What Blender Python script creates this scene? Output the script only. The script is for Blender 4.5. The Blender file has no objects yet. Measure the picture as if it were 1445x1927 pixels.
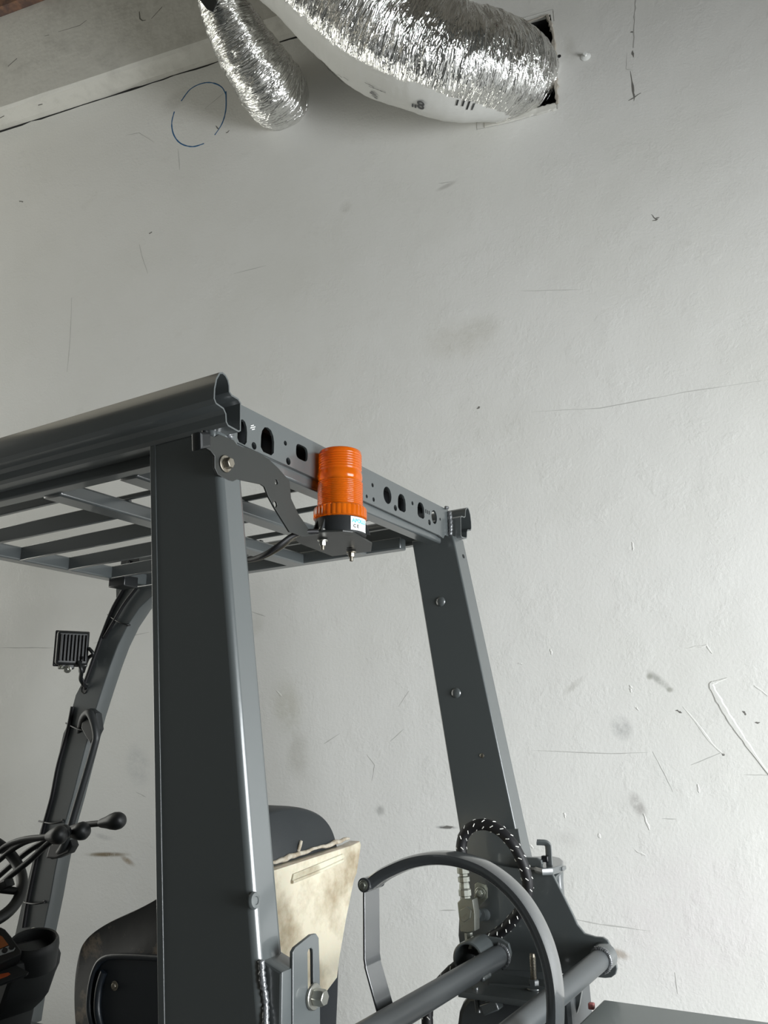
import bpy, bmesh, math, random
import numpy as np
from mathutils import Vector, Matrix, noise
random.seed(4)
S = bpy.context.scene
COL = S.collection

# ---------------------------------------------------------------- camera
FPX = 1600.0                                  # focal length in pixels of the 1445x1927 frame
PIT, ROLL, YF, YW = (math.radians(a) for a in (14.7, .7, 29.3, 20.3))
Zv = Vector((0, 0, 1))
HD = Vector((-math.sin(YF), math.cos(YF), 0)); RG = Vector((math.cos(YF), math.sin(YF), 0))
FW = HD*math.cos(PIT) + Zv*math.sin(PIT); U0 = -HD*math.sin(PIT) + Zv*math.cos(PIT)
CR = RG*math.cos(ROLL) - U0*math.sin(ROLL); CU = RG*math.sin(ROLL) + U0*math.cos(ROLL)
CAM = Vector((0, 0, 1.5))
WD = -RG*math.cos(YW) + HD*math.sin(YW); WR = -WD      # along the wall (to the right)
WN = RG*math.sin(YW) + HD*math.cos(YW)                 # from the room into the wall
DW = 2.8
cd = bpy.data.cameras.new('camera'); cam = bpy.data.objects.new('camera', cd); COL.objects.link(cam)
cd.sensor_fit = 'VERTICAL'; cd.sensor_height = 36; cd.lens = 36*FPX/1927; cd.clip_start = .02
cam.matrix_world = Matrix(((CR.x, CU.x, -FW.x, CAM.x), (CR.y, CU.y, -FW.y, CAM.y), (CR.z, CU.z, -FW.z, CAM.z), (0, 0, 0, 1)))
S.camera = cam

# ---------------------------------------------------------------- world, light, exposure
S.view_settings.view_transform = 'Standard'; S.view_settings.look = 'None'
S.view_settings.exposure = 0; S.view_settings.gamma = 1; S.view_settings.use_curve_mapping = False
S.cycles.use_denoising = True; S.cycles.max_bounces = 8; S.cycles.diffuse_bounces = 4
wd = bpy.data.worlds.new('world'); S.world = wd; wd.use_nodes = True
wd.node_tree.nodes['Background'].inputs[0].default_value = (.95, .90, .76, 1)
wd.node_tree.nodes['Background'].inputs[1].default_value = .10

def wall_pt(s, z, d=0):                       # a point s metres along the wall, d metres in front of it
    return WN*(DW-d) + WR*s + Zv*z
def area(name, loc, direction, sx, sy, power, color):
    l = bpy.data.lights.new(name, 'AREA'); l.shape = 'RECTANGLE'; l.size = sx; l.size_y = sy; l.energy = power; l.color = color
    o = bpy.data.objects.new(name, l); COL.objects.link(o); o.location = loc
    o.rotation_euler = Vector(direction).to_track_quat('-Z', 'Y').to_euler()
    return o
DOOR_S = 3.7                                  # the right wall with its roller door opening
FRONT_D = 4.0                                 # the front wall behind the camera with a wide low roller door
area('daylight_door_sky', wall_pt(DOOR_S-.08, 1.7, 2.2), -WR*.7-Zv*.7, 2.4, 2.4, 296, (.93, .98, 1.0))
area('daylight_door_ground', wall_pt(DOOR_S-.08, .9, 2.4), -WR*.9-Zv*.3, 2.4, 1.5, 236, (.95, .97, 1.0))
area('fill_left', wall_pt(-6.3, 2.5, 1.0), WR, 1.8, 4.8, 118, (1.0, .995, .92))  # added fill light in front of the closed left wall, no opening there
area('ceiling_lamp', wall_pt(-4.5, 5.45, 2.0), -Zv, 2.0, 2.0, 9, (1.0, .95, .78))


# ---------------------------------------------------------------- pixel rays onto real planes
def ray(u, v): return CR*(u-722.5) + CU*(963.5-v) + FW*FPX
def P(u, v, n, d):
    r = ray(u, v); return CAM + r*((d - n.dot(CAM))/n.dot(r))
X_, Y_ = Vector((1, 0, 0)), Vector((0, 1, 0))
def PX(u, v, x): return P(u, v, X_, x)
def PY(u, v, y): return P(u, v, Y_, y)
def PZ(u, v, z): return P(u, v, Zv, z)
def PW(u, v, d=0): return P(u, v, WN, DW-d)
def SZ(u, v):
    p = PW(u, v); return (p.dot(WR), p.z)
def depth(p): return (p-CAM).dot(FW)

# ---------------------------------------------------------------- materials
def mat(name, color, rough=.5, metal=0, coat=0, bump=None, var=None, spec=.5, trans=0, emis=0):
    m = bpy.data.materials.new(name); m.use_nodes = True; nt = m.node_tree; b = nt.nodes['Principled BSDF']
    b.inputs['Base Color'].default_value = (*color, 1); b.inputs['Roughness'].default_value = rough
    b.inputs['Metallic'].default_value = metal; b.inputs['Coat Weight'].default_value = coat
    b.inputs['Coat Roughness'].default_value = .09; b.inputs['Specular IOR Level'].default_value = spec
    if trans: b.inputs['Transmission Weight'].default_value = trans
    if emis:
        b.inputs['Emission Color'].default_value = (*color, 1); b.inputs['Emission Strength'].default_value = emis
    tc = nt.nodes.new('ShaderNodeTexCoord')
    if bump:
        n = nt.nodes.new('ShaderNodeTexNoise'); n.inputs['Scale'].default_value = bump[0]; n.inputs['Detail'].default_value = 4
        nt.links.new(tc.outputs['Object'], n.inputs['Vector'])
        bp = nt.nodes.new('ShaderNodeBump'); bp.inputs['Strength'].default_value = bump[1]; bp.inputs['Distance'].default_value = bump[2]
        nt.links.new(n.outputs[0], bp.inputs['Height']); nt.links.new(bp.outputs[0], b.inputs['Normal'])
    if var:                                   # (scale, other colour, low, high)
        n = nt.nodes.new('ShaderNodeTexNoise'); n.inputs['Scale'].default_value = var[0]; n.inputs['Detail'].default_value = 6
        n.inputs['Roughness'].default_value = .65
        nt.links.new(tc.outputs['Object'], n.inputs['Vector'])
        r = nt.nodes.new('ShaderNodeMapRange'); r.inputs['From Min'].default_value = var[2]; r.inputs['From Max'].default_value = var[3]
        nt.links.new(n.outputs[0], r.inputs['Value'])
        mx = nt.nodes.new('ShaderNodeMix'); mx.data_type = 'RGBA'
        mx.inputs['A'].default_value = (*color, 1); mx.inputs['B'].default_value = (*var[1], 1)
        nt.links.new(r.outputs[0], mx.inputs['Factor']); nt.links.new(mx.outputs['Result'], b.inputs['Base Color'])
    return m
M = {}
M['paint'] = mat('grey_enamel', (.068, .077, .078), .30, coat=.5, spec=.75, bump=(60, .06, .002))
M['paint_satin'] = mat('grey_satin_enamel', (.055, .061, .064), .42, bump=(120, .08, .001))
M['black_paint'] = mat('black_gloss', (.008, .009, .010), .34, coat=.15, spec=.4)
M['arm_paint'] = mat('dark_bracket_enamel', (.020, .0215, .020), .42, spec=.35, coat=.05, bump=(90, .08, .001))
M['plastic'] = mat('black_plastic', (.006, .007, .0075), .46, bump=(400, .12, .0006))
M['plastic_grey'] = mat('dark_grey_plastic', (.013, .015, .016), .5, bump=(500, .2, .0006))
M['vinyl'] = mat('black_vinyl', (.013, .016, .018), .5, bump=(260, .25, .0008))
M['vinyl_dirty'] = mat('soiled_vinyl', (.007, .0075, .0075), .55, bump=(30, .3, .002), var=(13, (.15, .115, .08), .53, .64), spec=.25)
M['shell_blue'] = mat('seat_shell_plastic', (.006, .009, .013), .40, bump=(300, .15, .0006))
M['rubber'] = mat('rubber', (.008, .008, .009), .55, spec=.35)
M['band'] = mat('tank_band_enamel', (.050, .054, .057), .24, coat=.9, spec=.8)
M['zinc'] = mat('zinc_steel', (.46, .46, .42), .33, metal=1, bump=(150, .2, .0008))
M['dull_steel'] = mat('dull_steel', (.26, .24, .20), .45, metal=1, var=(60, (.12, .09, .06), .5, .8))
M['galv'] = mat('plated_fitting', (.34, .35, .31), .36, metal=.9, var=(45, (.16, .14, .09), .55, .8))
M['weld'] = mat('painted_weld', (.10, .105, .11), .2, metal=.15, coat=.8, bump=(130, .8, .004))
M['foam'] = mat('yellowed_foam', (.38, .345, .28), .8, var=(35, (.20, .15, .09), .45, .7), bump=(60, .9, .006))
M['screen'] = mat('amber_display', (.32, .10, .025), .25)
M['white_label'] = mat('white_sticker', (.78, .79, .76), .4)
M['ink_blue'] = mat('blue_ink', (.10, .42, .62), .5)
M['ink_black'] = mat('black_ink', (.03, .03, .03), .6)
M['pen_blue'] = mat('blue_marker', (.012, .10, .24), .6)
M['decal'] = mat('grey_decal', (.06, .062, .062), .3)
M['orange_decal'] = mat('orange_print', (.42, .08, .02), .4)
M['button_face'] = mat('silver_fascia', (.33, .35, .35), .4)
M['dark_void'] = mat('duct_void', (.01, .01, .01), .9)
M['gypsum'] = mat('cut_plasterboard', (.36, .33, .28), .9, bump=(120, .8, .003))
M['scuff'] = mat('dark_scuff', (.16, .155, .14), .8)
M['soft_scuff'] = mat('grey_scuff', (.47, .465, .44), .8)
M['wood'] = mat('reddish_timber', (.10, .06, .048), .7, var=(8, (.30, .15, .08), .5, .7))
M['concrete'] = mat('concrete_floor', (.16, .155, .15), .5, var=(3, (.10, .10, .095), .4, .7))
M['hose_dot'] = mat('white_hose_thread', (.75, .75, .70), .6)
M['jacket'] = mat('white_duct_jacket', (.60, .60, .57), .45, bump=(70, .35, .003))
M['red'] = mat('faded_red_paint', (.45, .16, .15), .5)
M['shelf'] = mat('lightened_grey_enamel', (.17, .19, .185), .45, coat=.2)  # colour lightened to make up for weak light on the shelf top
M['tyre'] = mat('tyre_rubber', (.02, .02, .02), .8)

def amber():
    m = mat('amber_lens', (.85, .17, .006), .16, trans=.55); b = m.node_tree.nodes['Principled BSDF']
    b.inputs['IOR'].default_value = 1.30; b.inputs['Coat Weight'].default_value = .35
    return m
M['amber'] = amber()

def foil():
    m = bpy.data.materials.new('crinkled_foil'); m.use_nodes = True; nt = m.node_tree; b = nt.nodes['Principled BSDF']
    b.inputs['Base Color'].default_value = (.86, .86, .84, 1); b.inputs['Metallic'].default_value = 1; b.inputs['Roughness'].default_value = .10
    at = nt.nodes.new('ShaderNodeUVMap'); at.uv_map = 'UVMap'
    prev = None
    for sc, dist, det in (((62, 7, 1), .030, 3), ((190, 20, 1), .006, 2)):
        mp = nt.nodes.new('ShaderNodeMapping'); mp.inputs['Scale'].default_value = sc
        nt.links.new(at.outputs[0], mp.inputs['Vector'])
        n = nt.nodes.new('ShaderNodeTexNoise'); n.inputs['Scale'].default_value = 1; n.inputs['Detail'].default_value = det
        n.inputs['Distortion'].default_value = .9
        nt.links.new(mp.outputs[0], n.inputs['Vector'])
        a = nt.nodes.new('ShaderNodeMath'); a.operation = 'SUBTRACT'; a.inputs[1].default_value = .5
        c = nt.nodes.new('ShaderNodeMath'); c.operation = 'ABSOLUTE'
        nt.links.new(n.outputs[0], a.inputs[0]); nt.links.new(a.outputs[0], c.inputs[0])
        bp = nt.nodes.new('ShaderNodeBump'); bp.inputs['Strength'].default_value = 1; bp.inputs['Distance'].default_value = dist
        nt.links.new(c.outputs[0], bp.inputs['Height'])
        if prev: nt.links.new(prev.outputs[0], bp.inputs['Normal'])
        prev = bp
    nt.links.new(prev.outputs[0], b.inputs['Normal'])
    return m
M['foil'] = foil()

def yellowed():
    m = mat('yellowed_clear_plastic', (.60, .55, .43), .30, coat=.4, bump=(16, .5, .006), var=(6.5, (.20, .145, .075), .46, .74))
    m.node_tree.nodes['Principled BSDF'].inputs['Subsurface Weight'].default_value = .15
    return m
M['yellow'] = yellowed()

def wall_material():
    m = bpy.data.materials.new('painted_plasterboard'); m.use_nodes = True; nt = m.node_tree; b = nt.nodes['Principled BSDF']
    N = nt.nodes.new; L = nt.links.new
    tc = N('ShaderNodeTexCoord'); b.inputs['Roughness'].default_value = .42
    def tex(scale, detail=4, rough=.55, vec=None):
        n = N('ShaderNodeTexNoise'); n.inputs['Scale'].default_value = scale; n.inputs['Detail'].default_value = detail
        n.inputs['Roughness'].default_value = rough; L(vec or tc.outputs['Object'], n.inputs['Vector']); return n.outputs[0]
    def rng(v, a, c, lo=0, hi=1, smooth=False):
        r = N('ShaderNodeMapRange'); r.inputs['From Min'].default_value = a; r.inputs['From Max'].default_value = c
        r.inputs['To Min'].default_value = lo; r.inputs['To Max'].default_value = hi
        if smooth: r.interpolation_type = 'SMOOTHSTEP'
        L(v, r.inputs['Value']); return r.outputs[0]
    def mix(f, a, c):
        x = N('ShaderNodeMix'); x.data_type = 'RGBA'; L(f, x.inputs['Factor']); L(a, x.inputs['A']); x.inputs['B'].default_value = (*c, 1)
        return x.outputs['Result']
    base = N('ShaderNodeRGB'); base.outputs[0].default_value = (.72, .715, .68, 1); col = base.outputs[0]
    col = mix(rng(tex(1.1, 6), .45, .75), col, (.665, .66, .615))
    col = mix(rng(tex(5, 8, .7), .62, .80, 0, .35), col, (.50, .49, .44))
    fine = tex(38, 5, .7); patchy = tex(14, 6, .75)
    # stains and tints with a place and a shape of their own: pixel centre, half sizes (m), tilt (deg), colour, strength
    ST = [(865, 640, .17, .10, -5, (.60, .585, .53), .55), (900, 620, .10, .06, 10, (.58, .57, .52), .45),
          (840, 350, .05, .012, 15, (.42, .41, .38), .6), (1170, 1370, .035, .045, 30, (.40, .40, .385), .75),
          (1200, 1515, .022, .045, 25, (.38, .365, .345), .85), (1240, 1280, .05, .014, -42, (.36, .36, .33), .8),
          (1222, 1273, .012, .012, 0, (.32, .32, .28), .8), (1260, 1298, .012, .010, 0, (.32, .32, .28), .8),
          (1080, 1290, .045, .014, 40, (.50, .49, .45), .6), (1070, 1580, .06, .025, -10, (.58, .57, .54), .5),
          (1165, 1795, .035, .015, -15, (.36, .31, .25), .85), (860, 1415, .03, .05, 10, (.45, .44, .42), .5),
          (540, 1330, .07, .12, 10, (.56, .55, .48), .6), (560, 1420, .05, .10, 0, (.50, .49, .44), .5),
          (715, 1525, .02, .02, 0, (.38, .38, .36), .7), (200, 1608, .11, .010, 2, (.20, .155, .09), .95),
          (240, 1620, .04, .012, -25, (.30, .23, .15), .8), (195, 1575, .05, .012, -10, (.45, .45, .44), .5),
          (260, 1440, .06, .09, 20, (.46, .47, .46), .5), (840, 1557, .04, .006, 0, (.12, .12, .12), .95),
          (480, 1175, .05, .05, 0, (.55, .55, .5), .4), (650, 390, .03, .03, 0, (.5, .49, .45), .5),
          (1073, 95, .028, .085, 3, (.52, .51, .46), .45), (330, 190, .10, .06, 25, (.42, .41, .38), .35),
          (870, 1830, .05, .05, 0, (.50, .46, .44), .3), (1300, 1730, .30, .25, 0, (.69, .65, .64), .5)]  # the broad last entry tints the wall faintly pink
    for u, v, rx, rz, ang, c, st in ST:
        s, z = SZ(u, v); mp = N('ShaderNodeMapping'); mp.vector_type = 'TEXTURE'
        mp.inputs['Location'].default_value = (s, z, 0); mp.inputs['Rotation'].default_value = (0, 0, math.radians(ang))
        mp.inputs['Scale'].default_value = (rx, rz, 10); L(tc.outputs['Object'], mp.inputs['Vector'])
        ln = N('ShaderNodeVectorMath'); ln.operation = 'LENGTH'; L(mp.outputs[0], ln.inputs[0])
        k = rng(ln.outputs['Value'], .25, 1.15, st, 0, True)
        q = N('ShaderNodeMath'); q.operation = 'MULTIPLY'; L(k, q.inputs[0]); L(rng(patchy, .30, .52), q.inputs[1])
        col = mix(q.outputs[0], col, c)
    col = mix(rng(fine, .66, .78, 0, .22), col, (.45, .44, .41))
    L(col, b.inputs['Base Color'])
    # roller stipple, patched areas
    b1 = N('ShaderNodeBump'); b1.inputs['Strength'].default_value = .7; b1.inputs['Distance'].default_value = .0013; L(tex(95, 4, .6), b1.inputs['Height'])
    b2 = N('ShaderNodeBump'); b2.inputs['Strength'].default_value = .5; b2.inputs['Distance'].default_value = .0022
    L(rng(tex(7, 8, .66), .52, .74), b2.inputs['Height']); L(b1.outputs[0], b2.inputs['Normal'])
    b3 = N('ShaderNodeBump'); b3.inputs['Strength'].default_value = .5; b3.inputs['Distance'].default_value = .02
    L(tex(1.6, 3), b3.inputs['Height']); L(b2.outputs[0], b3.inputs['Normal'])
    L(b3.outputs[0], b.inputs['Normal'])
    return m
M['wall'] = wall_material()
M['beam'] = mat('painted_beam', (.62, .61, .56), .5, bump=(12, .5, .01), var=(6, (.46, .45, .41), .5, .8))
M['dark_wall'] = mat('dark_block_wall', (.085, .092, .092), .85)
M['ceiling'] = mat('ceiling_board', (.22, .205, .175), .8)

# ---------------------------------------------------------------- object helpers
WL = {}                                       # world location of every object made here
def tag(o, label=None, cat=None, group=None, kind=None):
    if label: o['label'] = label
    if cat: o['category'] = cat
    if group: o['group'] = group
    if kind: o['kind'] = kind
    return o
def attach(o, parent, loc):
    WL[o.name] = Vector(loc); o.location = loc
    if parent is not None:
        o.parent = parent; o.matrix_parent_inverse = Matrix.Translation(-WL[parent.name]) if not parent.get('_rot') else parent.matrix_world.inverted()
    return o
def empty(name, loc, parent=None):
    o = bpy.data.objects.new(name, None); COL.objects.link(o); o.empty_display_size = .1
    return attach(o, parent, Vector(loc))
def add(name, me, material, parent=None, smooth=None, label=None, bevel=0, segs=2):
    """one mesh object from a mesh in world coordinates; its origin is moved to its centre"""
    n = len(me.vertices); co = np.empty(n*3, np.float32); me.vertices.foreach_get('co', co); co = co.reshape(-1, 3)
    c = (co.min(0)+co.max(0))/2; me.vertices.foreach_set('co', (co-c).ravel()); me.update()
    for mm in (material if isinstance(material, (list, tuple)) else [material]): me.materials.append(mm)
    o = bpy.data.objects.new(name, me); COL.objects.link(o); attach(o, parent, Vector([float(x) for x in c]))
    if bevel:
        b = o.modifiers.new('edge', 'BEVEL'); b.width = bevel; b.segments = segs; b.limit_method = 'ANGLE'; b.angle_limit = math.radians(35)
    if smooth is not None:
        me.shade_smooth()
        if smooth < 180:
            me.set_sharp_from_angle(angle=math.radians(smooth))
    if label: o['label'] = label
    return o
def bm_mesh(bm):
    bmesh.ops.recalc_face_normals(bm, faces=bm.faces)
    me = bpy.data.meshes.new('m'); bm.to_mesh(me); bm.free(); return me

def arc_round(pts, r, seg=4):
    """2-D outline with its corners rounded; r one radius or a list"""
    out = []; n = len(pts)
    for i in range(n):
        p0, p1, p2 = (Vector(pts[i-1]), Vector(pts[i]), Vector(pts[(i+1) % n]))
        rr = r[i] if isinstance(r, (list, tuple)) else r
        a, b = p0-p1, p2-p1; la, lb = a.length, b.length
        if rr <= 0 or la < 1e-7 or lb < 1e-7: out.append(tuple(p1)); continue
        ang = a.angle(b, math.pi)
        if ang > math.pi-.12: out.append(tuple(p1)); continue
        d = min(rr/math.tan(ang/2), la*.48, lb*.48)
        A, B = p1+a.normalized()*d, p1+b.normalized()*d
        for k in range(seg+1):
            t = k/seg; q = A*(1-t)**2 + p1*2*t*(1-t) + B*t*t; out.append(tuple(q))
    return out
def circle2(c, rx, ry=None, n=20, rot=0):
    ry = ry or rx; o = []
    for k in range(n):
        a = 2*math.pi*k/n; x, y = rx*math.cos(a), ry*math.sin(a)
        o.append((c[0]+x*math.cos(rot)-y*math.sin(rot), c[1]+x*math.sin(rot)+y*math.cos(rot)))
    return o
def flat_mesh(outline, holes, t, bevel=0):
    """a 2-D sheet with real holes, thickness t, lying in z = -t .. 0"""
    cu = bpy.data.curves.new('c', 'CURVE'); cu.dimensions = '2D'; cu.fill_mode = 'BOTH'
    for ring in [outline]+list(holes):
        sp = cu.splines.new('POLY'); sp.points.add(len(ring)-1); sp.use_cyclic_u = True
        for p, q in zip(sp.points, ring): p.co = (q[0], q[1], 0, 1)
    cu.extrude = max(t/2-bevel, 1e-5)
    if bevel: cu.bevel_depth = bevel; cu.bevel_resolution = 1; cu.offset = -bevel
    o = bpy.data.objects.new('t', cu); COL.objects.link(o)
    dg = bpy.context.evaluated_depsgraph_get(); dg.update()
    me = bpy.data.meshes.new_from_object(o.evaluated_get(dg)); bpy.data.objects.remove(o); bpy.data.curves.remove(cu)
    me.materials.clear()
    me.transform(Matrix.Translation((0, 0, -t/2)))
    return me
def frame(n, ex=None):
    n = Vector(n).normalized()
    ex = Vector(ex) if ex is not None else (Zv.cross(n) if abs(n.z) < .9 else X_)
    ex = (ex - n*ex.dot(n)).normalized(); return ex, n.cross(ex), n
def sheet(name, pts, n, t, material, parent=None, holes=(), bevel=0, rnd=0, label=None, smooth=25):
    """plate whose outer face passes through the 3-D outline pts, thickness t away from n; holes = 3-D rings"""
    ex, ey, ez = frame(n); o = Vector(pts[0])
    to2 = lambda p: ((Vector(p)-o).dot(ex), (Vector(p)-o).dot(ey))
    out = [to2(p) for p in pts]
    if rnd: out = arc_round(out, rnd)
    me = flat_mesh(out, [[to2(p) for p in h] for h in holes], t, bevel)
    me.transform(Matrix(((ex.x, ey.x, ez.x, o.x), (ex.y, ey.y, ez.y, o.y), (ex.z, ey.z, ez.z, o.z), (0, 0, 0, 1))))
    return add(name, me, material, parent, smooth=smooth, label=label)
def ring3(c, n, r, k=18, ex=None, ry=None):
    ex, ey, _ = frame(n, ex); ry = ry or r
    return [Vector(c)+ex*r*math.cos(2*math.pi*i/k)+ey*ry*math.sin(2*math.pi*i/k) for i in range(k)]

def box_mesh(c, size, ax=None):
    bm = bmesh.new(); ex, ey, ez = ax or (X_, Y_, Zv); c = Vector(c)
    vs = [bm.verts.new(c+ex*sx*size[0]/2+ey*sy*size[1]/2+ez*sz*size[2]/2) for sx in (-1, 1) for sy in (-1, 1) for sz in (-1, 1)]
    for f in ((0, 1, 3, 2), (4, 6, 7, 5), (0, 4, 5, 1), (2, 3, 7, 6), (0, 2, 6, 4), (1, 5, 7, 3)): bm.faces.new([vs[i] for i in f])
    return bm_mesh(bm)
def box(name, c, size, material, parent=None, bevel=.002, ax=None, label=None, segs=2):
    return add(name, box_mesh(c, size, ax), material, parent, smooth=40, bevel=bevel, label=label, segs=segs)
def span(name, lo, hi, material, parent=None, bevel=.002, label=None):
    lo, hi = Vector(lo), Vector(hi); return box(name, (lo+hi)/2, hi-lo, material, parent, bevel, label=label)
def bar(name, a, b, w, h, material, parent=None, up=Zv, bevel=.002, label=None):
    """square bar from a to b, w across, h along up"""
    a, b = Vector(a), Vector(b); d = (b-a).normalized(); s = d.cross(Vector(up)).normalized(); u = s.cross(d)
    return box(name, (a+b)/2, ((b-a).length, w, h), material, parent, bevel, ax=(d, s, u), label=label)
def smooth_path(pts, per=8):
    P_ = [Vector(p) for p in pts]; out = []
    for i in range(len(P_)-1):
        p0 = P_[max(i-1, 0)]; p1 = P_[i]; p2 = P_[i+1]; p3 = P_[min(i+2, len(P_)-1)]
        for k in range(per):
            t = k/per
            out.append(.5*((2*p1)+(p2-p0)*t+(2*p0-5*p1+4*p2-p3)*t*t+(3*p1-p0-3*p2+p3)*t**3))
    out.append(P_[-1]); return out
def lerp_list(v, n):
    return [float(np.interp(i/(n-1)*(len(v)-1), range(len(v)), v)) for i in range(n)]
def frames_along(path, up=Zv):
    fr = []; prev = None
    for i, p in enumerate(path):
        d = (path[min(i+1, len(path)-1)]-path[max(i-1, 0)]).normalized()
        if prev is None:
            s = d.cross(up); s = s if s.length > 1e-3 else d.cross(X_)
        else: s = prev - d*prev.dot(d)
        s.normalize(); prev = s; fr.append((p, d, s, s.cross(d)))
    return fr
def sweep_mesh(path, section, closed=True, cap=True, up=Zv, scale=None):
    """section: 2-D ring swept along a path; scale per path point"""
    bm = bmesh.new(); fr = frames_along(path, up); rings = []
    for i, (p, d, s, u) in enumerate(fr):
        k = scale[i] if scale else 1
        rings.append([bm.verts.new(p+s*x*k+u*y*k) for x, y in section])
    m = len(section)
    for a, b in zip(rings, rings[1:]):
        for j in range(m if closed else m-1): bm.faces.new((a[j], a[(j+1) % m], b[(j+1) % m], b[j]))
    if cap and closed: bm.faces.new(rings[0][::-1]); bm.faces.new(rings[-1])
    return bm_mesh(bm)
def tube(name, pts, r, material, parent=None, per=8, n=12, smooth_p=True, label=None, cap=True):
    path = smooth_path(pts, per) if smooth_p else [Vector(p) for p in pts]
    if isinstance(r, (list, tuple)): rr = lerp_list(r, len(path))
    else: rr = [r]*len(path)
    return add(name, sweep_mesh(path, circle2((0, 0), 1, n=n), scale=rr, cap=cap), material, parent, smooth=50, label=label)
def lathe_mesh(o, axis, prof, n=32):
    ex, ey, ez = frame(axis); bm = bmesh.new(); rings = []; o = Vector(o)
    for r, h in prof:
        if r < 1e-6: rings.append([bm.verts.new(o+ez*h)])
        else: rings.append([bm.verts.new(o+ez*h+ex*r*math.cos(2*math.pi*i/n)+ey*r*math.sin(2*math.pi*i/n)) for i in range(n)])
    for a, b in zip(rings, rings[1:]):
        if len(a) == 1 and len(b) == 1: continue
        for i in range(n):
            j = (i+1) % n
            if len(a) == 1: bm.faces.new((a[0], b[i], b[j]))
            elif len(b) == 1: bm.faces.new((a[i], a[j], b[0]))
            else: bm.faces.new((a[i], a[j], b[j], b[i]))
    return bm_mesh(bm)
def lathe(name, o, axis, prof, material, parent=None, n=32, label=None, sm=35):
    return add(name, lathe_mesh(o, axis, prof, n), material, parent, smooth=sm, label=label)
def bolt(name, p, n, r, h, material, parent, washer=True, label=None, domed=True):
    """hex head (and washer) standing on a face at p with normal n"""
    w = h*.28 if washer else 0; prof = []
    if washer:
        o = lathe_mesh(p, n, [(0, 0), (r*1.45, 0), (r*1.5, w*.5), (r*1.45, w), (0, w)], 24)
    hx = lathe_mesh(Vector(p)+Vector(n).normalized()*w, n, [(0, 0), (r, 0), (r, h*.8), (r*.86, h), (0, h)], 6)
    if washer:
        bm = bmesh.new(); bm.from_mesh(o); bm.from_mesh(hx); hx = bm_mesh(bm)
    return add(name, hx, material, parent, smooth=28, bevel=r*.06, label=label, segs=1)
def bead(name, pts, r, material, parent, label=None):
    """lumpy weld bead"""
    path = smooth_path(pts, 8); rr = [r*(.75+.5*abs(math.sin(i*1.3))) for i in range(len(path))]
    rr[0] = rr[-1] = r*.3
    return add(name, sweep_mesh(path, circle2((0, 0), 1, n=10), scale=rr), material, parent, smooth=180, label=label)

# ================================================================= THE SETTING
wall_m = Matrix(((WR.x, 0, -WN.x, WN.x*DW), (WR.y, 0, -WN.y, WN.y*DW), (WR.z, 1, -WN.z, WN.z*DW), (0, 0, 0, 1)))
def wall_obj(name, me, material, parent=None):
    """mesh in wall coordinates: x along the wall, y up, z out of it"""
    me.materials.clear(); me.materials.append(material); o = bpy.data.objects.new(name, me); COL.objects.link(o)
    if parent is None:
        o.matrix_world = wall_m; o['_rot'] = 1
    else: o.parent = parent
    return o
CEIL = 5.6
hole = [SZ(*p) for p in [(912, 62), (1036, 27), (1040, 60), (1047, 120), (1048, 196), (1000, 212), (912, 232), (905, 150)]]
hole2 = circle2(SZ(528, 184), .10, n=20)
me = flat_mesh([(-6.5, 0), (DOOR_S, 0), (DOOR_S, CEIL), (-6.5, CEIL)], [hole, hole2], .016)
wall = wall_obj('wall_back', me, M['wall']); tag(wall, kind='structure')
wall['label'] = 'scuffed white painted wall behind the forklift'
for nm, hl in (('duct_opening', hole), ('duct_opening', hole2)):
    cx = sum(p[0] for p in hl)/len(hl); cz = sum(p[1] for p in hl)/len(hl)
    bm = bmesh.new(); A = [bm.verts.new((x, z, -.0161)) for x, z in hl]; B = [bm.verts.new((cx+(x-cx)*1.02, cz+(z-cz)*1.02, -.5)) for x, z in hl]
    for i in range(len(A)):
        j = (i+1) % len(A); bm.faces.new((A[i], A[j], B[j], B[i]))
    bm.faces.new(B); wall_obj(nm, bm_mesh(bm), M['dark_void'], wall)
# torn plasterboard edge of the square opening
def ribbon(name, pts2, w, h, material, parent=wall, jag=0, base=.0, taper=False):
    """low raised strip on the wall along 2-D points"""
    bm = bmesh.new(); rows = []; n = len(pts2)
    for i, p in enumerate(pts2):
        a, b = Vector(pts2[max(i-1, 0)]), Vector(pts2[min(i+1, n-1)]); d = (b-a).normalized(); q = Vector((-d.y, d.x))
        ww = w*(1+random.uniform(-jag, jag))
        if taper: ww *= max(.12, math.sin(math.pi*(i+.35)/(n-.3)))
        p = Vector(p)
        hh = h*(1+random.uniform(-jag, jag)*.4)
        rows.append([bm.verts.new((*(p-q*ww/2), base)), bm.verts.new((*(p-q*ww*.3), base+hh)), bm.verts.new((*(p+q*ww*.3), base+hh)), bm.verts.new((*(p+q*ww/2), base))])
    for a, b in zip(rows, rows[1:]):
        for j in range(3): bm.faces.new((a[j], a[j+1], b[j+1], b[j]))
    bm.faces.new(rows[0]); bm.faces.new(rows[-1][::-1])
    return wall_obj(name, bm_mesh(bm), material, parent)
def sub2(px, k=6, jit=0):
    out = []; q = [SZ(*p) for p in px]
    for a, b in zip(q, q[1:]):
        for i in range(k):
            t = i/k; out.append((a[0]+(b[0]-a[0])*t+random.uniform(-jit, jit), a[1]+(b[1]-a[1])*t+random.uniform(-jit, jit)))
    out.append(q[-1]); return out
ribbon('torn_board_edge', sub2([(1030, 30), (1040, 60), (1044, 110), (1046, 150), (1048, 196)], 7, .002), .014, .008, M['gypsum'], jag=.5)
ribbon('torn_board_edge', sub2([(985, 45), (1033, 28)], 5, .001), .006, .006, M['gypsum'], jag=.5)
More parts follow.
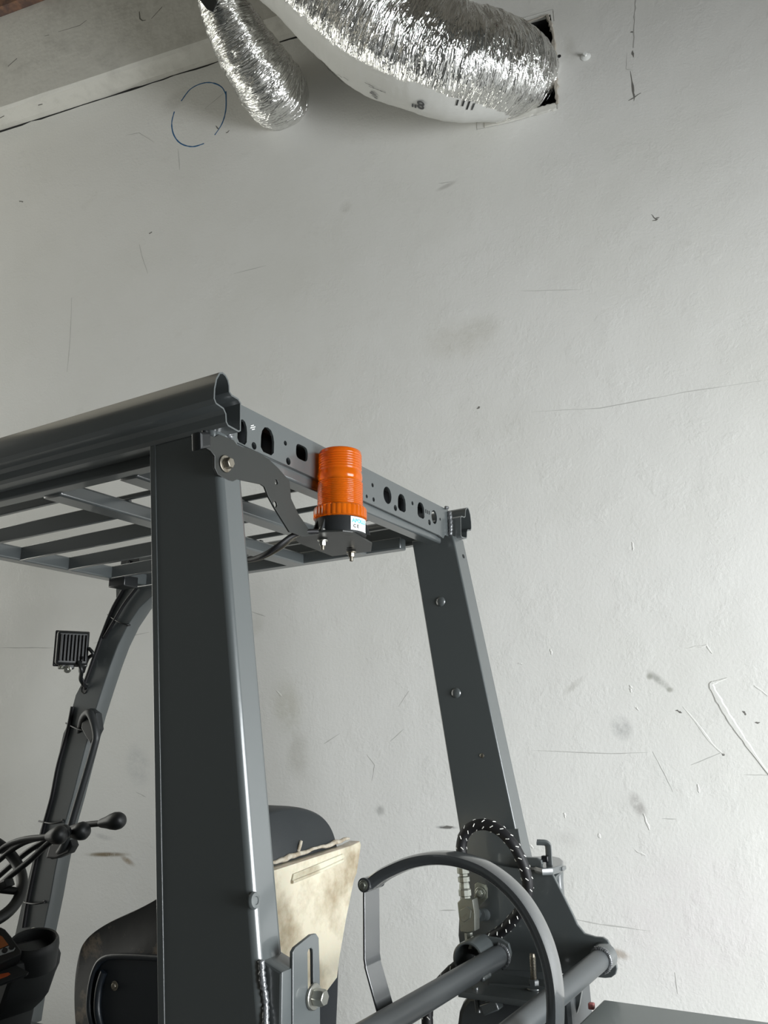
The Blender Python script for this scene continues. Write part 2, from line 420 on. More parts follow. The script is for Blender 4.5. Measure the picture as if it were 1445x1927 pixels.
ribbon('patch_frame', sub2([(912, 234), (960, 224), (1010, 210), (1046, 200)], 7, .001), .035, .004, M['beam'], jag=.12)
ribbon('patch_outline', sub2([(897, 212), (898, 244), (960, 231), (1049, 205), (1049, 193)], 6), .004, .0015, M['soft_scuff'], jag=.3)
ribbon('patch_outline', sub2([(985, 34), (1041, 18), (1043, 40)], 5), .004, .0012, M['soft_scuff'], jag=.3)
# pencil and marker ring
c0 = [(425, 172), (425, 205), (418, 232), (404, 254)]; c1 = [(384, 270), (362, 276), (340, 270), (327, 254), (323, 232), (328, 210)]
c2 = [(341, 190), (358, 168), (380, 157), (400, 156), (417, 164), (425, 178)]
for cc in (c0, c1, c2):
    q = [(*SZ(*p), 0) for p in cc]; q = [(v.x, v.y) for v in smooth_path(q, 5)]
    ribbon('marker_ring', q, .0058, .0006, M['pen_blue'], jag=.25, taper=False)
# scuffs, scratches and dried drips with places of their own
def scuffs(lst, w, material, name='scuff_mark', h=.0007):
    for px in lst: ribbon(name, sub2(px, 4, w*.25), w, h, material, jag=.45, taper=True)
scuffs([[(1226, 404), (1233, 412), (1241, 409)], [(1228, 416), (1238, 412)], [(15, 125), (32, 108)], [(262, 22), (266, 38), (272, 40)],
        [(300, 22), (308, 12)], [(828, 1557), (852, 1556)], [(1272, 1336), (1283, 1342)], [(1398, 1338), (1403, 1346)],
        [(1420, 1360), (1430, 1359)], [(1359, 1418), (1363, 1422)], [(405, 237), (412, 243)], [(425, 250), (432, 246)],
        [(150, 45), (163, 39)], [(1186, 134), (1192, 170), (1193, 190)], [(1183, 190), (1206, 175)], [(1190, 95), (1192, 108)], [(280, 440), (286, 436)],
        [(36, 378), (44, 380)], [(903, 765), (897, 769)], [(1186, 60), (1194, 62)]], .007, M['scuff'])
scuffs([[(262, 460), (268, 485), (278, 515)], [(135, 560), (132, 640), (126, 700)], [(825, 345), (855, 342)], [(440, 515), (500, 500)],
        [(1000, 775), (1130, 768), (1290, 738), (1445, 715)], [(980, 548), (1092, 545)], [(0, 1219), (60, 1219), (106, 1219)], [(176, 1210), (280, 1190)],
        [(1000, 1412), (1150, 1418), (1220, 1416)], [(1228, 1415), (1250, 1455), (1266, 1490)], [(1075, 1728), (1130, 1740), (1226, 1752)],
        [(1400, 1458), (1445, 1459)], [(750, 1330), (770, 1300)], [(735, 1395), (760, 1372)], [(1246, 1541), (1273, 1541)],
        [(828, 1713), (858, 1713)], [(335, 280), (338, 320)], [(235, 255), (262, 250), (290, 268)], [(160, 70), (190, 58)],
        [(385, 205), (420, 176)], [(1180, 100), (1178, 130), (1190, 132)], [(470, 1150), (500, 1160)], [(690, 1420), (705, 1440), (700, 1470)],
        [(610, 1400), (640, 1380)], [(255, 1490), (275, 1500)], [(1300, 1440), (1360, 1415)], [(1270, 1830), (1275, 1870)]], .0032, M['soft_scuff'], 'scratch', .0005)
scuffs([[(1185, 1295), (1188, 1303)], [(1196, 1331), (1202, 1337)], [(1036, 1222), (1038, 1232)], [(1061, 1529), (1064, 1539)], [(1126, 1569), (1130, 1577)],
        [(997, 1589), (1003, 1597)], [(1313, 1475), (1316, 1492)], [(1185, 1290), (1190, 1296)], [(1189, 1020), (1191, 1036)], [(520, 1300), (530, 1310)],
        [(975, 1248), (985, 1250)], [(1210, 1530), (1222, 1562)], [(1195, 1600), (1215, 1610)],
        [(1420, 1290), (1445, 1310)], [(1290, 1220), (1330, 1215), (1340, 1230)]], .007, M['wall'], 'paint_blob', .0011)
ridge = [SZ(*p) for p in [(1368, 1276), (1345, 1284), (1338, 1290), (1352, 1318), (1372, 1352), (1395, 1386), (1422, 1424), (1460, 1475)]]
q = [(v.x, v.y) for v in smooth_path([(*p, 0) for p in ridge], 5)]
ribbon('paint_ridge', q, .020, .0020, M['wall'], jag=.25, taper=True)
q = [(v.x, v.y) for v in smooth_path([(*SZ(*p), 0) for p in [(1285, 1330), (1310, 1360), (1340, 1400), (1362, 1420)]], 4)]
ribbon('paint_ridge', q, .008, .0007, M['wall'], jag=.25, taper=True)
ribbon('drip_mark', sub2([(1196, 0), (1194, 40), (1192, 90)], 5, .002), .006, .0008, M['soft_scuff'], jag=.6)
# beam boxed out along the top of the wall, its bottom edge with an open crack
BZ = SZ(200, 182)[1]; BP = .12
BTOP = P(0, 32, WN, DW-BP).z
bm = bmesh.new(); random.seed(7)
sec = [(.0, 0), (.03, -.002), (BP-.012, .0), (BP, .012), (BP, BTOP-BZ), (0, BTOP-BZ)]
rows = []
for i in range(61):
    s = -6.4+i*(DOOR_S+6.35)/60; rows.append([bm.verts.new((s, BZ+z+(random.uniform(-.004, .004) if k < 2 else random.uniform(-.0015, .0015)), d)) for k, (d, z) in enumerate(sec)])
for a, b in zip(rows, rows[1:]):
    for j in range(len(sec)): bm.faces.new((a[j], a[(j+1) % 6], b[(j+1) % 6], b[j]))
bm.faces.new(rows[0]); bm.faces.new(rows[-1][::-1])
beam = wall_obj('trim_1', bm_mesh(bm), M['beam']); tag(beam, 'boxed white beam along the top of the wall', kind='structure')
ribbon('crack', [(-5+i*.06, BZ-.003+random.uniform(-.004, .003)) for i in range(150)], .010, .0012, M['dark_void'], jag=.7)
for px, w in (([(262, 22), (263, 35), (268, 39), (274, 38)], .010), ([(285, 35), (305, 13)], .004), ([(0, 222), (8, 218)], .008), ([(72, 198), (80, 196)], .008),
              ([(110, 60), (150, 48), (163, 38)], .004), ([(15, 125), (32, 110)], .008), ([(84, 68), (92, 66)], .004)):
    q = []
    for u, v in px:
        p = P(u, v, WN, DW-BP); q.append((p.dot(WR), p.z))
    o = ribbon('scuff_mark', q, w, .0008, M['scuff'], parent=beam, base=BP, jag=.4, taper=True)
tr = wall_obj('trim_2', box_mesh((-1.1, BTOP+.05, .07), (10.4, .10, .20), (X_, Y_, Zv)), M['wood']); tag(tr, 'dark reddish timber strip above the boxed beam', kind='structure')
def slab(name, s0, s1, d0, d1, z0, z1, material):
    o = wall_obj(name, box_mesh(((s0+s1)/2, (z0+z1)/2, (d0+d1)/2), (s1-s0, z1-z0, d1-d0), (X_, Y_, Zv)), material); return tag(o, kind='structure')
slab('floor', -6.5, DOOR_S, -.2, FRONT_D+.1, -.05, 0, M['concrete'])
slab('ceiling', -6.5, DOOR_S, -.2, FRONT_D+.1, CEIL, CEIL+.1, M['ceiling'])
slab('wall_left', -6.6, -6.5, -.2, FRONT_D+.1, 0, CEIL, M['dark_wall'])
bm = bmesh.new()
for d0, d1, z0, z1 in ((-.2, .95, 0, CEIL), (.95, 3.45, 2.9, CEIL), (3.45, FRONT_D, 0, CEIL)):
    bm.from_mesh(box_mesh((DOOR_S+.05, (z0+z1)/2, (d0+d1)/2), (.1, z1-z0, d1-d0), (X_, Y_, Zv)))
tag(wall_obj('wall_right', bm_mesh(bm), M['ceiling']), kind='structure')
bm = bmesh.new()
for s0, s1, z0, z1 in ((-6.5, -.9, 0, CEIL), (-.9, 2.6, 3.0, CEIL), (2.6, DOOR_S, 0, CEIL)):
    bm.from_mesh(box_mesh(((s0+s1)/2, (z0+z1)/2, FRONT_D+.05), (s1-s0, z1-z0, .1), (X_, Y_, Zv)))
tag(wall_obj('wall_front', bm_mesh(bm), M['dark_wall']), kind='structure')
#@@PART2
# ================================================================= DUCTS
DISP = {}
def duct(name, ctr, label, strip=None, amp=.009, nu=460, nv=150, seed=0, rimtop=False, end_round=False):
    """ctr: (px u, v, metres off the wall, radius) ; strip: (start, end) fraction of the girth with white jacket"""
    random.seed(seed)
    P0 = [PW(u, v, d) for u, v, d, r in ctr]
    path = smooth_path(P0, 24)
    # even spacing
    L = [0]
    for a, b in zip(path, path[1:]): L.append(L[-1]+(b-a).length)
    tot = L[-1]; pts = []
    for i in range(nu):
        t = tot*i/(nu-1); pts.append(Vector([float(np.interp(t, L, [p[k] for p in path])) for k in range(3)]))
    rr = [float(np.interp(tot*i/(nu-1), [L[24*k] for k in range(len(ctr))], [c[3] for c in ctr])) for i in range(nu)]
    fr = frames_along(pts, WN)
    bm = bmesh.new(); uvl = bm.loops.layers.uv.new('UVMap'); rows = []
    for i, (p, d, s, u) in enumerate(fr):
        row = []
        for j in range(nv):
            a = 2*math.pi*j/nv; dirv = s*math.cos(a)+u*math.sin(a)
            al = tot*i/(nu-1)
            white = strip and strip[0] <= j/nv <= strip[1]
            f = noise.noise(Vector((al*46, math.cos(a)*1.5, math.sin(a)*1.5+seed)))      # folds round the girth
            g = noise.noise(Vector((al*105, math.cos(a)*3.5, math.sin(a)*3.5+seed)))
            big = noise.noise(Vector((al*5, math.cos(a)*1.2, math.sin(a)*1.2+seed*3)))
            k = .22 if white else 1
            row.append(bm.verts.new(p+dirv*(rr[i]+big*amp*1.6+(abs(f)*amp*1.5+g*amp*.55)*k)))
        rows.append(row)
    for i in range(nu-1):
        for j in range(nv):
            j2 = (j+1) % nv; f = bm.faces.new((rows[i][j], rows[i][j2], rows[i+1][j2], rows[i+1][j])); f.smooth = True
            fr_ = (j+.5)/nv
            if strip:
                w = .012*noise.noise(Vector((i*.21, 3.1, seed)))
                f.material_index = 1 if strip[0]+w <= fr_ <= strip[1]+w-max(0, .50-tot*(1-i/nu))*.25 and tot*(1-i/nu) > .24+w*2 else 0
            for lp, (ii, jj) in zip(f.loops, ((i, j), (i, j+1), (i+1, j+1), (i+1, j))):
                lp[uvl].uv = (tot*ii/(nu-1), jj/nv*2*math.pi*rr[i])
    for row in (rows[0], rows[-1]):
        try: bm.faces.new(row)
        except Exception: pass
    DISP[name] = [[v.co.copy() for v in row] for row in rows[::2]]
    o = add(name, bm_mesh(bm), [M['foil'], M['jacket']])
    tag(o, label, 'duct')
    return o, fr, rr, tot
BIG = [(60, -800, 1.15, .155), (200, -480, 1.0, .16), (300, -330, .85, .16), (430, -190, .66, .175), (545, -85, .48, .195), (640, -3, .37, .208), (738, 72, .30, .216), (832, 110, .25, .203),
       (908, 124, .17, .187), (948, 134, .08, .182), (968, 142, .01, .165), (976, 143, -.08, .15)]
duct_a, frA, rrA, totA = duct('flexible_duct', BIG, 'large crinkled silver foil duct entering a square hole in the wall', strip=(.34, .625), seed=2)
SML = [(352, -520, .30, .075), (360, -330, .32, .075), (378, -190, .38, .075), (395, -90, .43, .075), (412, -20, .41, .085), (437, 45, .34, .105), (472, 110, .24, .130), (505, 158, .14, .138), (524, 182, .05, .135), (528, 188, -.06, .12)]
DUCT_ROWS = DISP['flexible_duct']
duct_b, frB, rrB, totB = duct('flexible_duct', SML, 'smaller drooping silver foil duct beside the marker ring', strip=None, amp=.006, nu=300, nv=120, seed=5)
for o in (duct_a, duct_b): o['group'] = 'foil ducts at the top of the wall'
band = sheet('duct_strap', [PW(u, v, .47) for u, v in [(352, -60), (390, -60), (408, 2), (400, 22), (388, 16), (366, -14)]], -WN, .006, M['black_paint'], duct_b, bevel=.001)
# print on the white jacket
def find_on(u, v, fr, rr):
    best = None; nr = len(DUCT_ROWS)
    for i in range(1, nr-1):
        p, d = fr[i*2][0], fr[i*2][1]
        for q in DUCT_ROWS[i]:
            n = (q-p); n = (n-d*n.dot(d)).normalized()
            if n.dot(CAM-q) <= 0: continue
            w = (q-CAM).dot(FW); e = (722.5+FPX*(q-CAM).dot(CR)/w-u)**2+(963.5-FPX*(q-CAM).dot(CU)/w-v)**2
            if best is None or e < best[0]: best = (e, q, n, d)
    return best[1:]
def print_on(u, v, body, size, flip=1, bold=0, sq=None):
    """flat ink on the duct jacket, lying on its surface at the place it has in the scene"""
    q, n, d = find_on(u, v, frA, rrA)
    ex = (d*flip-n*n.dot(d)).normalized(); ey = n.cross(ex); c = q+n*.0035
    if sq: me = box_mesh((0, 0, 0), (sq[0], sq[1], .0006))
    else:
        cu = bpy.data.curves.new('t', 'FONT'); cu.body = body; cu.size = size; cu.align_x = 'CENTER'; cu.align_y = 'CENTER'; cu.extrude = .0003; cu.offset = bold
        o = bpy.data.objects.new('t', cu); COL.objects.link(o); dg = bpy.context.evaluated_depsgraph_get(); dg.update()
        me = bpy.data.meshes.new_from_object(o.evaluated_get(dg)); bpy.data.objects.remove(o); me.materials.clear()
    me.transform(Matrix(((ex.x, ey.x, n.x, c.x), (ex.y, ey.y, n.y, c.y), (ex.z, ey.z, n.z, c.z), (0, 0, 0, 1))))
    return add('printed_mark', me, M['decal'], duct_a)
print_on(785, 194, '8"', .062, flip=-1, bold=.001)
for k in range(9): print_on(858+k*3.6, 192+k*.5, '', 0, sq=(.0055, .026))
for k in range(4): print_on(877+k*3.6, 201+k*.4, '', 0, sq=(.0055, .022))
for k, (du, dv, w) in enumerate(((0, -5, .012), (0, -2, .026), (2, 1, .036), (4, 4, .028), (5, 7, .014))): print_on(703+du, 176+dv, '', 0, sq=(w, .004))
for a, b in (((603, 122), (650, 148)), ((606, 140), (640, 158)), ((690, 158), (722, 170))):
    for k in range(6): print_on(a[0]+(b[0]-a[0])*k/5, a[1]+(b[1]-a[1])*k/5, '', 0, sq=(.024, .0012))
# screw with a washer in the wall, open drilled hole
sc = lathe('wall_screw', PW(1102, 107), -WN, [(0, 0), (.017, 0), (.019, .002), (.012, .006), (.005, .007), (.005, .016), (.008, .017), (.008, .020), (0, .021)], M['white_label'], n=20)
tag(sc, 'small screw and washer on the wall right of the big duct', 'screw')
dh = lathe('drilled_hole', PW(1052, 106), -WN, [(0, .0002), (.0075, .0002), (.0075, .0008), (0, .0008)], M['dark_void'], wall, n=14)
dh.matrix_parent_inverse = wall_m.inverted()

# ================================================================= FORKLIFT
FL = empty('forklift', (-1.35, 1.6, 0)); tag(FL, 'dark grey forklift with overhead guard, black seat and empty gas bottle cradle', 'forklift')
PT, ST_ = M['paint'], M['paint_satin']
# ---- roof rails: folded section, open at the rear end
XR = -.925
near_prof = [(1.064, 2.119), (1.072, 2.123), (1.081, 2.121), (1.089, 2.114), (1.093, 2.104), (1.094, 2.094), (1.100, 2.090), (1.118, 2.089), (1.126, 2.083),
             (1.128, 2.030), (1.122, 2.026), (1.092, 2.028), (1.086, 2.034), (1.084, 2.048), (1.078, 2.055), (1.058, 2.058), (1.052, 2.066), (1.052, 2.085), (1.056, 2.105)]
SLOPE = .022
def rail(prof, x0, x1, label=None, front=None):
    n = len(prof); cx = sum(p[0] for p in prof)/n
    bm = bmesh.new(); t = .0032
    def off(i):
        a, b, c = Vector(prof[i-1]), Vector(prof[i]), Vector(prof[(i+1) % n]); d = ((b-a).normalized()+(c-b).normalized()).normalized()
        q = Vector((d.y, -d.x)); area_ = sum(prof[k][0]*prof[(k+1) % n][1]-prof[(k+1) % n][0]*prof[k][1] for k in range(n))
        return b + (q if area_ < 0 else -q)*t
    inn = [off(i) for i in range(n)]; rows = []
    for x in (x0, x1):
        dz = SLOPE*(x-XR)
        rows.append(([bm.verts.new((x, y, z+dz)) for y, z in prof], [bm.verts.new((x, p[0], p[1]+dz)) for p in inn]))
    (oa, ia), (ob, ib) = rows
    for i in range(n):
        j = (i+1) % n
        bm.faces.new((oa[i], oa[j], ob[j], ob[i])); bm.faces.new((ia[j], ia[i], ib[i], ib[j])); bm.faces.new((oa[j], oa[i], ia[i], ia[j])); bm.faces.new((ob[i], ob[j], ib[j], ib[i]))
    return add('roof_rail', bm_mesh(bm), PT, FL, smooth=32, label=label)
rail(near_prof, XR, -2.16)
far_prof = [(3.222-y+.004, z) for y, z in near_prof][::-1]
rail(far_prof, -.935, -2.14)
# lower inner side tubes that carry the grid
for y in (1.148, 2.068):
    bar('side_tube', (-1.115 if y < 1.5 else -1.10, y, 2.021), (-2.12, y, 2.004), .036, .034, PT, FL, bevel=.004)
# cross bars, slats, header
for x, w in ((-1.455, .055), (-1.235, .050), (-.995, .042)):
    bar('roof_crossbar', (x, 1.16, 2.022+SLOPE*(x+.92)), (x, 2.055, 2.022+SLOPE*(x+.92)), w, .034, PT, FL, bevel=.005)
bar('header_beam', (-2.085, 1.14, 2.012), (-2.085, 2.10, 2.012), .046, .040, PT, FL, bevel=.005)
for y in (1.225, 1.395, 1.565, 1.735, 1.905):
    bar('roof_slat', (-1.47, y, 2.026), (-2.07, y, 2.012), .012, .040, PT, FL, bevel=.002)
for y in (1.355, 1.515, 1.675, 1.835):
    bar('roof_slat', (-1.0, y, 2.042), (-1.47, y, 2.036), .010, .012, PT, FL, bevel=.002)
# ---- perforated rear cross plate
XP = -.965
def pxp(*l): return [PX(u, v, XP) for u, v in l]
zt, zb = 2.105, 2.028
holes = []
def slot(u, v, hw, hh, top=.7, kind='arch'):
    """opening with an arched top and a squarer foot; centre px, half sizes in metres"""
    c = PX(u, v, XP); o = []
    if kind == 'arch':
        o = [(-hw, -hh*.72), (-hw*.6, -hh), (hw*.6, -hh), (hw, -hh*.72), (hw, hh*.1), (hw*.86, hh*.55), (hw*.5, hh*.9), (0, hh), (-hw*.5, hh*.9), (-hw*.86, hh*.55), (-hw, hh*.1)]
    elif kind == 'oval': o = circle2((0, 0), hw, hh, 20)
    else: o = arc_round([(-hw, -hh), (hw, -hh), (hw, hh), (-hw, hh)], min(hw, hh)*.8)
    return [Vector((XP, c.y+a, c.z+b)) for a, b in o]
for h in ((456, 812, .014, .024, 0, 'arch'), (503.5, 829, .021, .027, 0, 'arch'), (568, 852, .021, .016, 0, 'box'), (672, 905, .020, .020, 0, 'oval'), (618, 880, .02, .022, 0, 'arch'),
          (729, 932, .020, .0215, 0, 'oval'), (756, 946, .0205, .0225, 0, 'arch'), (792, 960, .0195, .021, 0, 'arch'), (817, 973, .0165, .019, 0, 'oval')): holes.append(slot(*h))
for u, v, r in ((478, 839, .0075), (537, 834, .0052), (542.5, 868, .0078), (701, 913, .0052), (690, 934, .0045), (703, 940, .0055), (744, 956, .0078), (776, 947, .0055), (808, 983, .0078), (828, 977, .004)):
    holes.append([Vector((XP, p.y, p.z)) for p in ring3(PX(u, v, XP), X_, r, 12)])
outl = [(XP, 1.128, zt), (XP, 2.085, zt-.001), (XP, 2.085, zb), (XP, 2.060, zb), (XP, 2.048, zb-.012), (XP, 2.02, zb-.008), (XP, 1.128, zb)]
cp = sheet('rear_cross_plate', outl, X_, .005, PT, FL, holes=holes, label='perforated grey cross plate')
span('flange', (XP-.05, 1.14, zb-.002), (XP-.005, 2.05, zb+.003), PT, cp, .001)
span('flange', (XP-.05, 1.14, zt-.004), (XP-.005, 2.07, zt), PT, cp, .001)
span('backing_strip', (XP-.055, 1.14, zb), (XP-.05, 2.05, zt), M['black_paint'], cp, .001)
# stamped mark on the plate
for k, (du, dv) in enumerate(((0, 0), (3, 3), (-1, 4), (2, 7))):
    sp = PX(474+du, 801+dv, XP); bar('stamped_mark', sp+Vector((.0004, -.004, -.002)), sp+Vector((.0004, .004, .002)), .0015, .0016, M['white_label'], cp, bevel=0)
for k, du in enumerate((0, 3.2, 6.4)):
    sp = PX(801+du, 962+du*.45, XP); bar('stamped_mark', sp+Vector((.0005, 0, -.005)), sp+Vector((.0005, 0, .005)), .0022, .0012, M['black_paint'], cp, up=X_, bevel=0)
# ---- rear pillars: hollow box section leaning back towards the foot
def pillar(yo, yi, xt0, xt1, xb0, xb1, zt_, zb_, name='rear_pillar', bev=.012, label=None):
    """outer y, inner y ; front and rear x at the top and at height zb_"""
    bm = bmesh.new(); vs = []
    for z, a, b in ((zb_, xb0, xb1), (zt_, xt0, xt1)):
        vs.append([bm.verts.new((a, yo, z)), bm.verts.new((b, yo, z)), bm.verts.new((b, yi, z)), bm.verts.new((a, yi, z))])
    for i in range(4):
        j = (i+1) % 4; bm.faces.new((vs[0][i], vs[0][j], vs[1][j], vs[1][i]))
    bm.faces.new(vs[0][::-1]); bm.faces.new(vs[1])
    return add(name, bm_mesh(bm), PT, FL, smooth=50, bevel=bev, segs=4, label=label)
# slopes measured on the outer faces, carried on down to the chassis
pn = pillar(1.095, 1.160, -1.115, -.958, -1.115+.096*1.47, -.958+.140*1.47, 2.062, .60)
pf = pillar(2.080, 2.150, -1.079, -.951, -1.079+.156*1.42, -.951+.190*1.42, 2.030, .60, bev=.004)
def pfx(z): return -1.115+.0965*(2.062-z)
sheet('pillar_flange', [(pfx(2.05)+.0, 1.0935, 2.05), (pfx(2.05)+.013, 1.0935, 2.05), (pfx(.62)+.013, 1.0935, .62), (pfx(.62)+.0, 1.0935, .62)], -Y_, .062, PT, pn, bevel=.0008)
def on_pillar_rear(u, v):                      # point on the near pillar's rear face
    a = Vector((-.958, 1.095, 2.062)); b = a+Vector((.140*1.47, 0, -1.462)); n = (b-a).cross(Y_).normalized(); n = n if n.x > 0 else -n
    return P(u, v, n, n.dot(a)), n
c, n = on_pillar_rear(477, 1695)
lathe('rivet_head', c, n, [(0, 0), (.0125, 0), (.0125, .0015), (.0105, .0045), (.006, .0052), (.005, .004), (0, .004)], PT, pn)
for u, v in ((829, 1132), (858, 1304)):
    lathe('rivet_head', PY(u, v, 2.08), -Y_, [(0, 0), (.0135, 0), (.0125, .002), (.008, .0045), (0, .0055)], PT, pf)
lathe('bolt_hole', PY(907, 1422, 2.08), -Y_, [(0, .0004), (.006, .0004), (.006, .001), (.0045, .0018), (0, .0012)], M['dull_steel'], pf, n=14)
c2_ = P(872, 1047, Vector((.982, 0, .187)), Vector((.982, 0, .187)).dot(Vector((-.951, 2.08, 2.03))))
lathe('bolt_hole', c2_, (.982, 0, .187), [(0, .0006), (.006, .0006), (.006, .0009), (0, .0009)], M['dark_void'], pf, n=12)
# weld beads
bead('weld_bead', [PY(290, 797, 1.092), PY(330, 787, 1.090), PY(380, 772, 1.090)], .0045, M['paint'], pn)
bead('weld_bead', [(-.957, 1.094, 2.056), (-.953, 1.106, 2.046), (-.953, 1.118, 2.036), (-.953, 1.135, 2.024)], .006, M['weld'], pn)
bead('weld_bead', [(-.952, 1.100, 2.050), (-.948, 1.110, 2.030)], .005, M['weld'], pn)
bead('weld_bead', [(XP+.004, 2.083, 2.10), (XP+.006, 2.084, 2.06), (XP+.004, 2.083, 2.030)], .006, M['weld'], cp)
bead('weld_bead', [(XP+.004, 2.060, 2.105), (XP+.004, 2.075, 2.108)], .004, M['weld'], cp)
# gusset block between the near rail and pillar
span('rail_gusset', (-1.0, 1.09, 2.00), (-.957, 1.15, 2.035), PT, pn, .008)
# ---- front pillar on the far side, curving out of the rail
YFP = 2.075
L_ = [(217, 1086), (217, 1135), (203, 1158), (185, 1210), (172, 1245), (158, 1275), (141, 1308), (134, 1335), (125, 1365), (118, 1380), (105, 1440), (92, 1500), (75, 1560), (55, 1640), (40, 1700), (18, 1800), (-8, 1930)]
R_ = [(52, 1930), (72, 1800), (95, 1690), (104, 1640), (120, 1560), (137, 1500), (150, 1450), (163, 1400), (176, 1350), (192, 1300), (207, 1255), (222, 1215), (240, 1178), (262, 1145), (292, 1116), (330, 1098), (330, 1086)]
fpl = sheet('front_pillar', [PY(u, v, YFP) for u, v in L_+R_], -Y_, .055, PT, FL, bevel=.004)
def on_fp(u, v, d=.003): return PY(u, v, YFP-d)
tube('wiring', [on_fp(238, 1100), on_fp(215, 1140), on_fp(200, 1175), on_fp(180, 1230), on_fp(160, 1285)], .007, M['rubber'], fpl)
tube('wiring', [on_fp(137, 1330), on_fp(128, 1375), on_fp(110, 1440), on_fp(98, 1500), on_fp(82, 1560), on_fp(62, 1650), on_fp(52, 1700), on_fp(45, 1745)], .008, M['rubber'], fpl)
tube('wiring', [on_fp(262, 1100, .01), on_fp(235, 1135, .01), on_fp(214, 1170, .01), on_fp(196, 1200)], .006, M['rubber'], fpl)
for a, b, hb in (((203, 1157), (243, 1176), (240, 1176)), ((124, 1361), (172, 1376), None), ((73, 1545), (120, 1546), (118, 1544)), ((38, 1696), (85, 1698), (84, 1697))):
    tube('cable_tie', [on_fp(*a, -.004), on_fp((a[0]+b[0])/2, (a[1]+b[1])/2+4, .016), on_fp(*b, .002), PY(b[0], b[1], YFP+.04)], .0028, M['plastic'], fpl, n=8)
    if hb: box('cable_tie_head', on_fp(*hb, .0), (.009, .008, .009), M['plastic'], fpl)
lathe('grommet_hole', on_fp(159, 1297, 0), -Y_, [(0, .001), (.012, .001), (.014, .003), (.016, .001), (.016, 0)], M['plastic'], fpl, n=18)
box('head_bracket', PZ(232, 1096, 1.985)+Vector((0, 0, .0)), (.07, .06, .035), M['black_paint'], fpl, .003)
sheet('corner_plate', [PY(u, v, 2.05) for u, v in [(228, 1052), (262, 1046), (262, 1082), (225, 1080)]], -Y_, .05, M['black_paint'], fpl, bevel=.001)
sheet('corner_plate', [PY(u, v, 2.05) for u, v in [(262, 1050), (292, 1044), (292, 1092), (262, 1080)]], -Y_, .05, PT, fpl, bevel=.001)
bolt('bolt_head', PY(243, 1058, 2.05), -Y_, .007, .006, M['black_paint'], fpl, washer=False)
# grab handle
gh = tube('grab_handle', [PY(150, 1380, 2.09), PY(157, 1352, 2.05), PY(168, 1342, 2.035), PY(177, 1362, 2.03), PY(181, 1385, 2.03), PY(178, 1402, 2.03), PY(164, 1450, 2.03), PY(146, 1510, 2.03), PY(128, 1570, 2.03), PY(115, 1600, 2.05), PY(100, 1610, 2.08)],
          [.012, .014, .013, .012, .012, .012, .0115, .0115, .0115, .012, .012], M['plastic_grey'], FL, n=14)
sheet('handle_foot', [PY(u, v, 2.045) for u, v in [(156, 1345), (168, 1333), (180, 1342), (184, 1372), (170, 1400), (160, 1385), (152, 1370)]], -Y_, .028, M['plastic_grey'], gh, bevel=.004)
sheet('handle_foot', [PY(u, v, 2.045) for u, v in [(93, 1588), (112, 1584), (132, 1580), (136, 1592), (128, 1606), (104, 1616), (86, 1615)]], -Y_, .03, M['plastic'], gh, bevel=.005)
bolt('bolt_head', PY(173, 1345, 2.043), -Y_, .007, .006, M['plastic'], gh, washer=False)
# ---- work light, seen from behind
wc = PY(136, 1220, 2.0); wl = empty('work_light', wc, FL); wl['label'] = 'square black work light seen from behind'
lax = (Vector((.86, -.51, .0)).normalized(), Vector((.51, .86, 0)).normalized(), Zv)     # thickness, width, height
def lp(a, b, c): return wc+lax[0]*a+lax[1]*b+lax[2]*c
box('housing', lp(0, 0, 0), (.030, .104, .112), M['plastic'], wl, .009, ax=lax, segs=3)
box('lens_rim', lp(-.017, 0, 0), (.012, .112, .120), M['black_paint'], wl, .004, ax=lax)
for k in range(8): box('cooling_fin', lp(.020, -.040+.0115*k, 0), (.012, .0040, .088), M['plastic'], wl, .0015, ax=lax)
tube('mount_arm', [lp(.02, .02, -.045), lp(.03, .03, -.075), PY(152, 1278, 2.04), PY(160, 1292, 2.07)], .007, M['plastic'], wl, n=10)
tube('mount_arm', [lp(.02, .05, .0), lp(.035, .062, -.02), PY(165, 1240, 2.06), PY(156, 1265, 2.07)], .006, M['plastic'], wl, n=10)
bolt('mount_bolt', lp(.012, -.012, -.070), (.5, -.8, -.2), .009, .012, M['zinc'], wl)
bolt('mount_bolt', lp(.012, -.030, -.066), (.3, -.8, .3), .007, .010, M['galv'], wl, washer=False)
box('mount_foot', lp(0, -.015, -.062), (.02, .05, .016), M['plastic'], wl, .003, ax=lax)
tube('lamp_wire', [lp(.03, .03, -.03), PY(150, 1262, 2.03), PY(158, 1285, 2.05), PY(160, 1297, 2.075)], .0035, M['rubber'], wl, n=8)
# ---- beacon bracket
XB = -.940
ab = [(404, 822), (412, 817), (440, 828), (447, 838), (476, 846), (505, 863), (523, 880), (545, 905), (548, 938), (562, 968), (583, 998), (610, 1004), (572, 1010), (553, 1003), (545, 1001), (517, 956), (505, 934), (498, 916), (491, 911), (447, 902), (438, 906), (430, 904), (410, 893), (404, 880), (404, 858), (396, 848), (386, 842), (384, 815)]
bk = sheet('beacon_bracket', [PX(u, v, XB) for u, v in ab], X_, .004, M['arm_paint'], FL, bevel=.0008, holes=[[Vector((XB, p.y, p.z)) for p in ring3(PX(u, v, XB), X_, r, 12)] for u, v, r in ((520, 907, .005), (518, 949, .0058))])
tube('hook', [PX(386, 812, XB-.006), PX(385, 828, XB-.006), PX(386, 842, XB-.005)], .006, M['black_paint'], bk, n=10)
sheet('hook_cover', [PX(u, v, XB+.003) for u, v in [(377, 812), (398, 812), (399, 842), (378, 846)]], X_, .022, M['black_paint'], bk, bevel=.005)
bolt('bracket_bolt', PX(423, 873, XB), X_, .0105, .012, M['dull_steel'], bk)
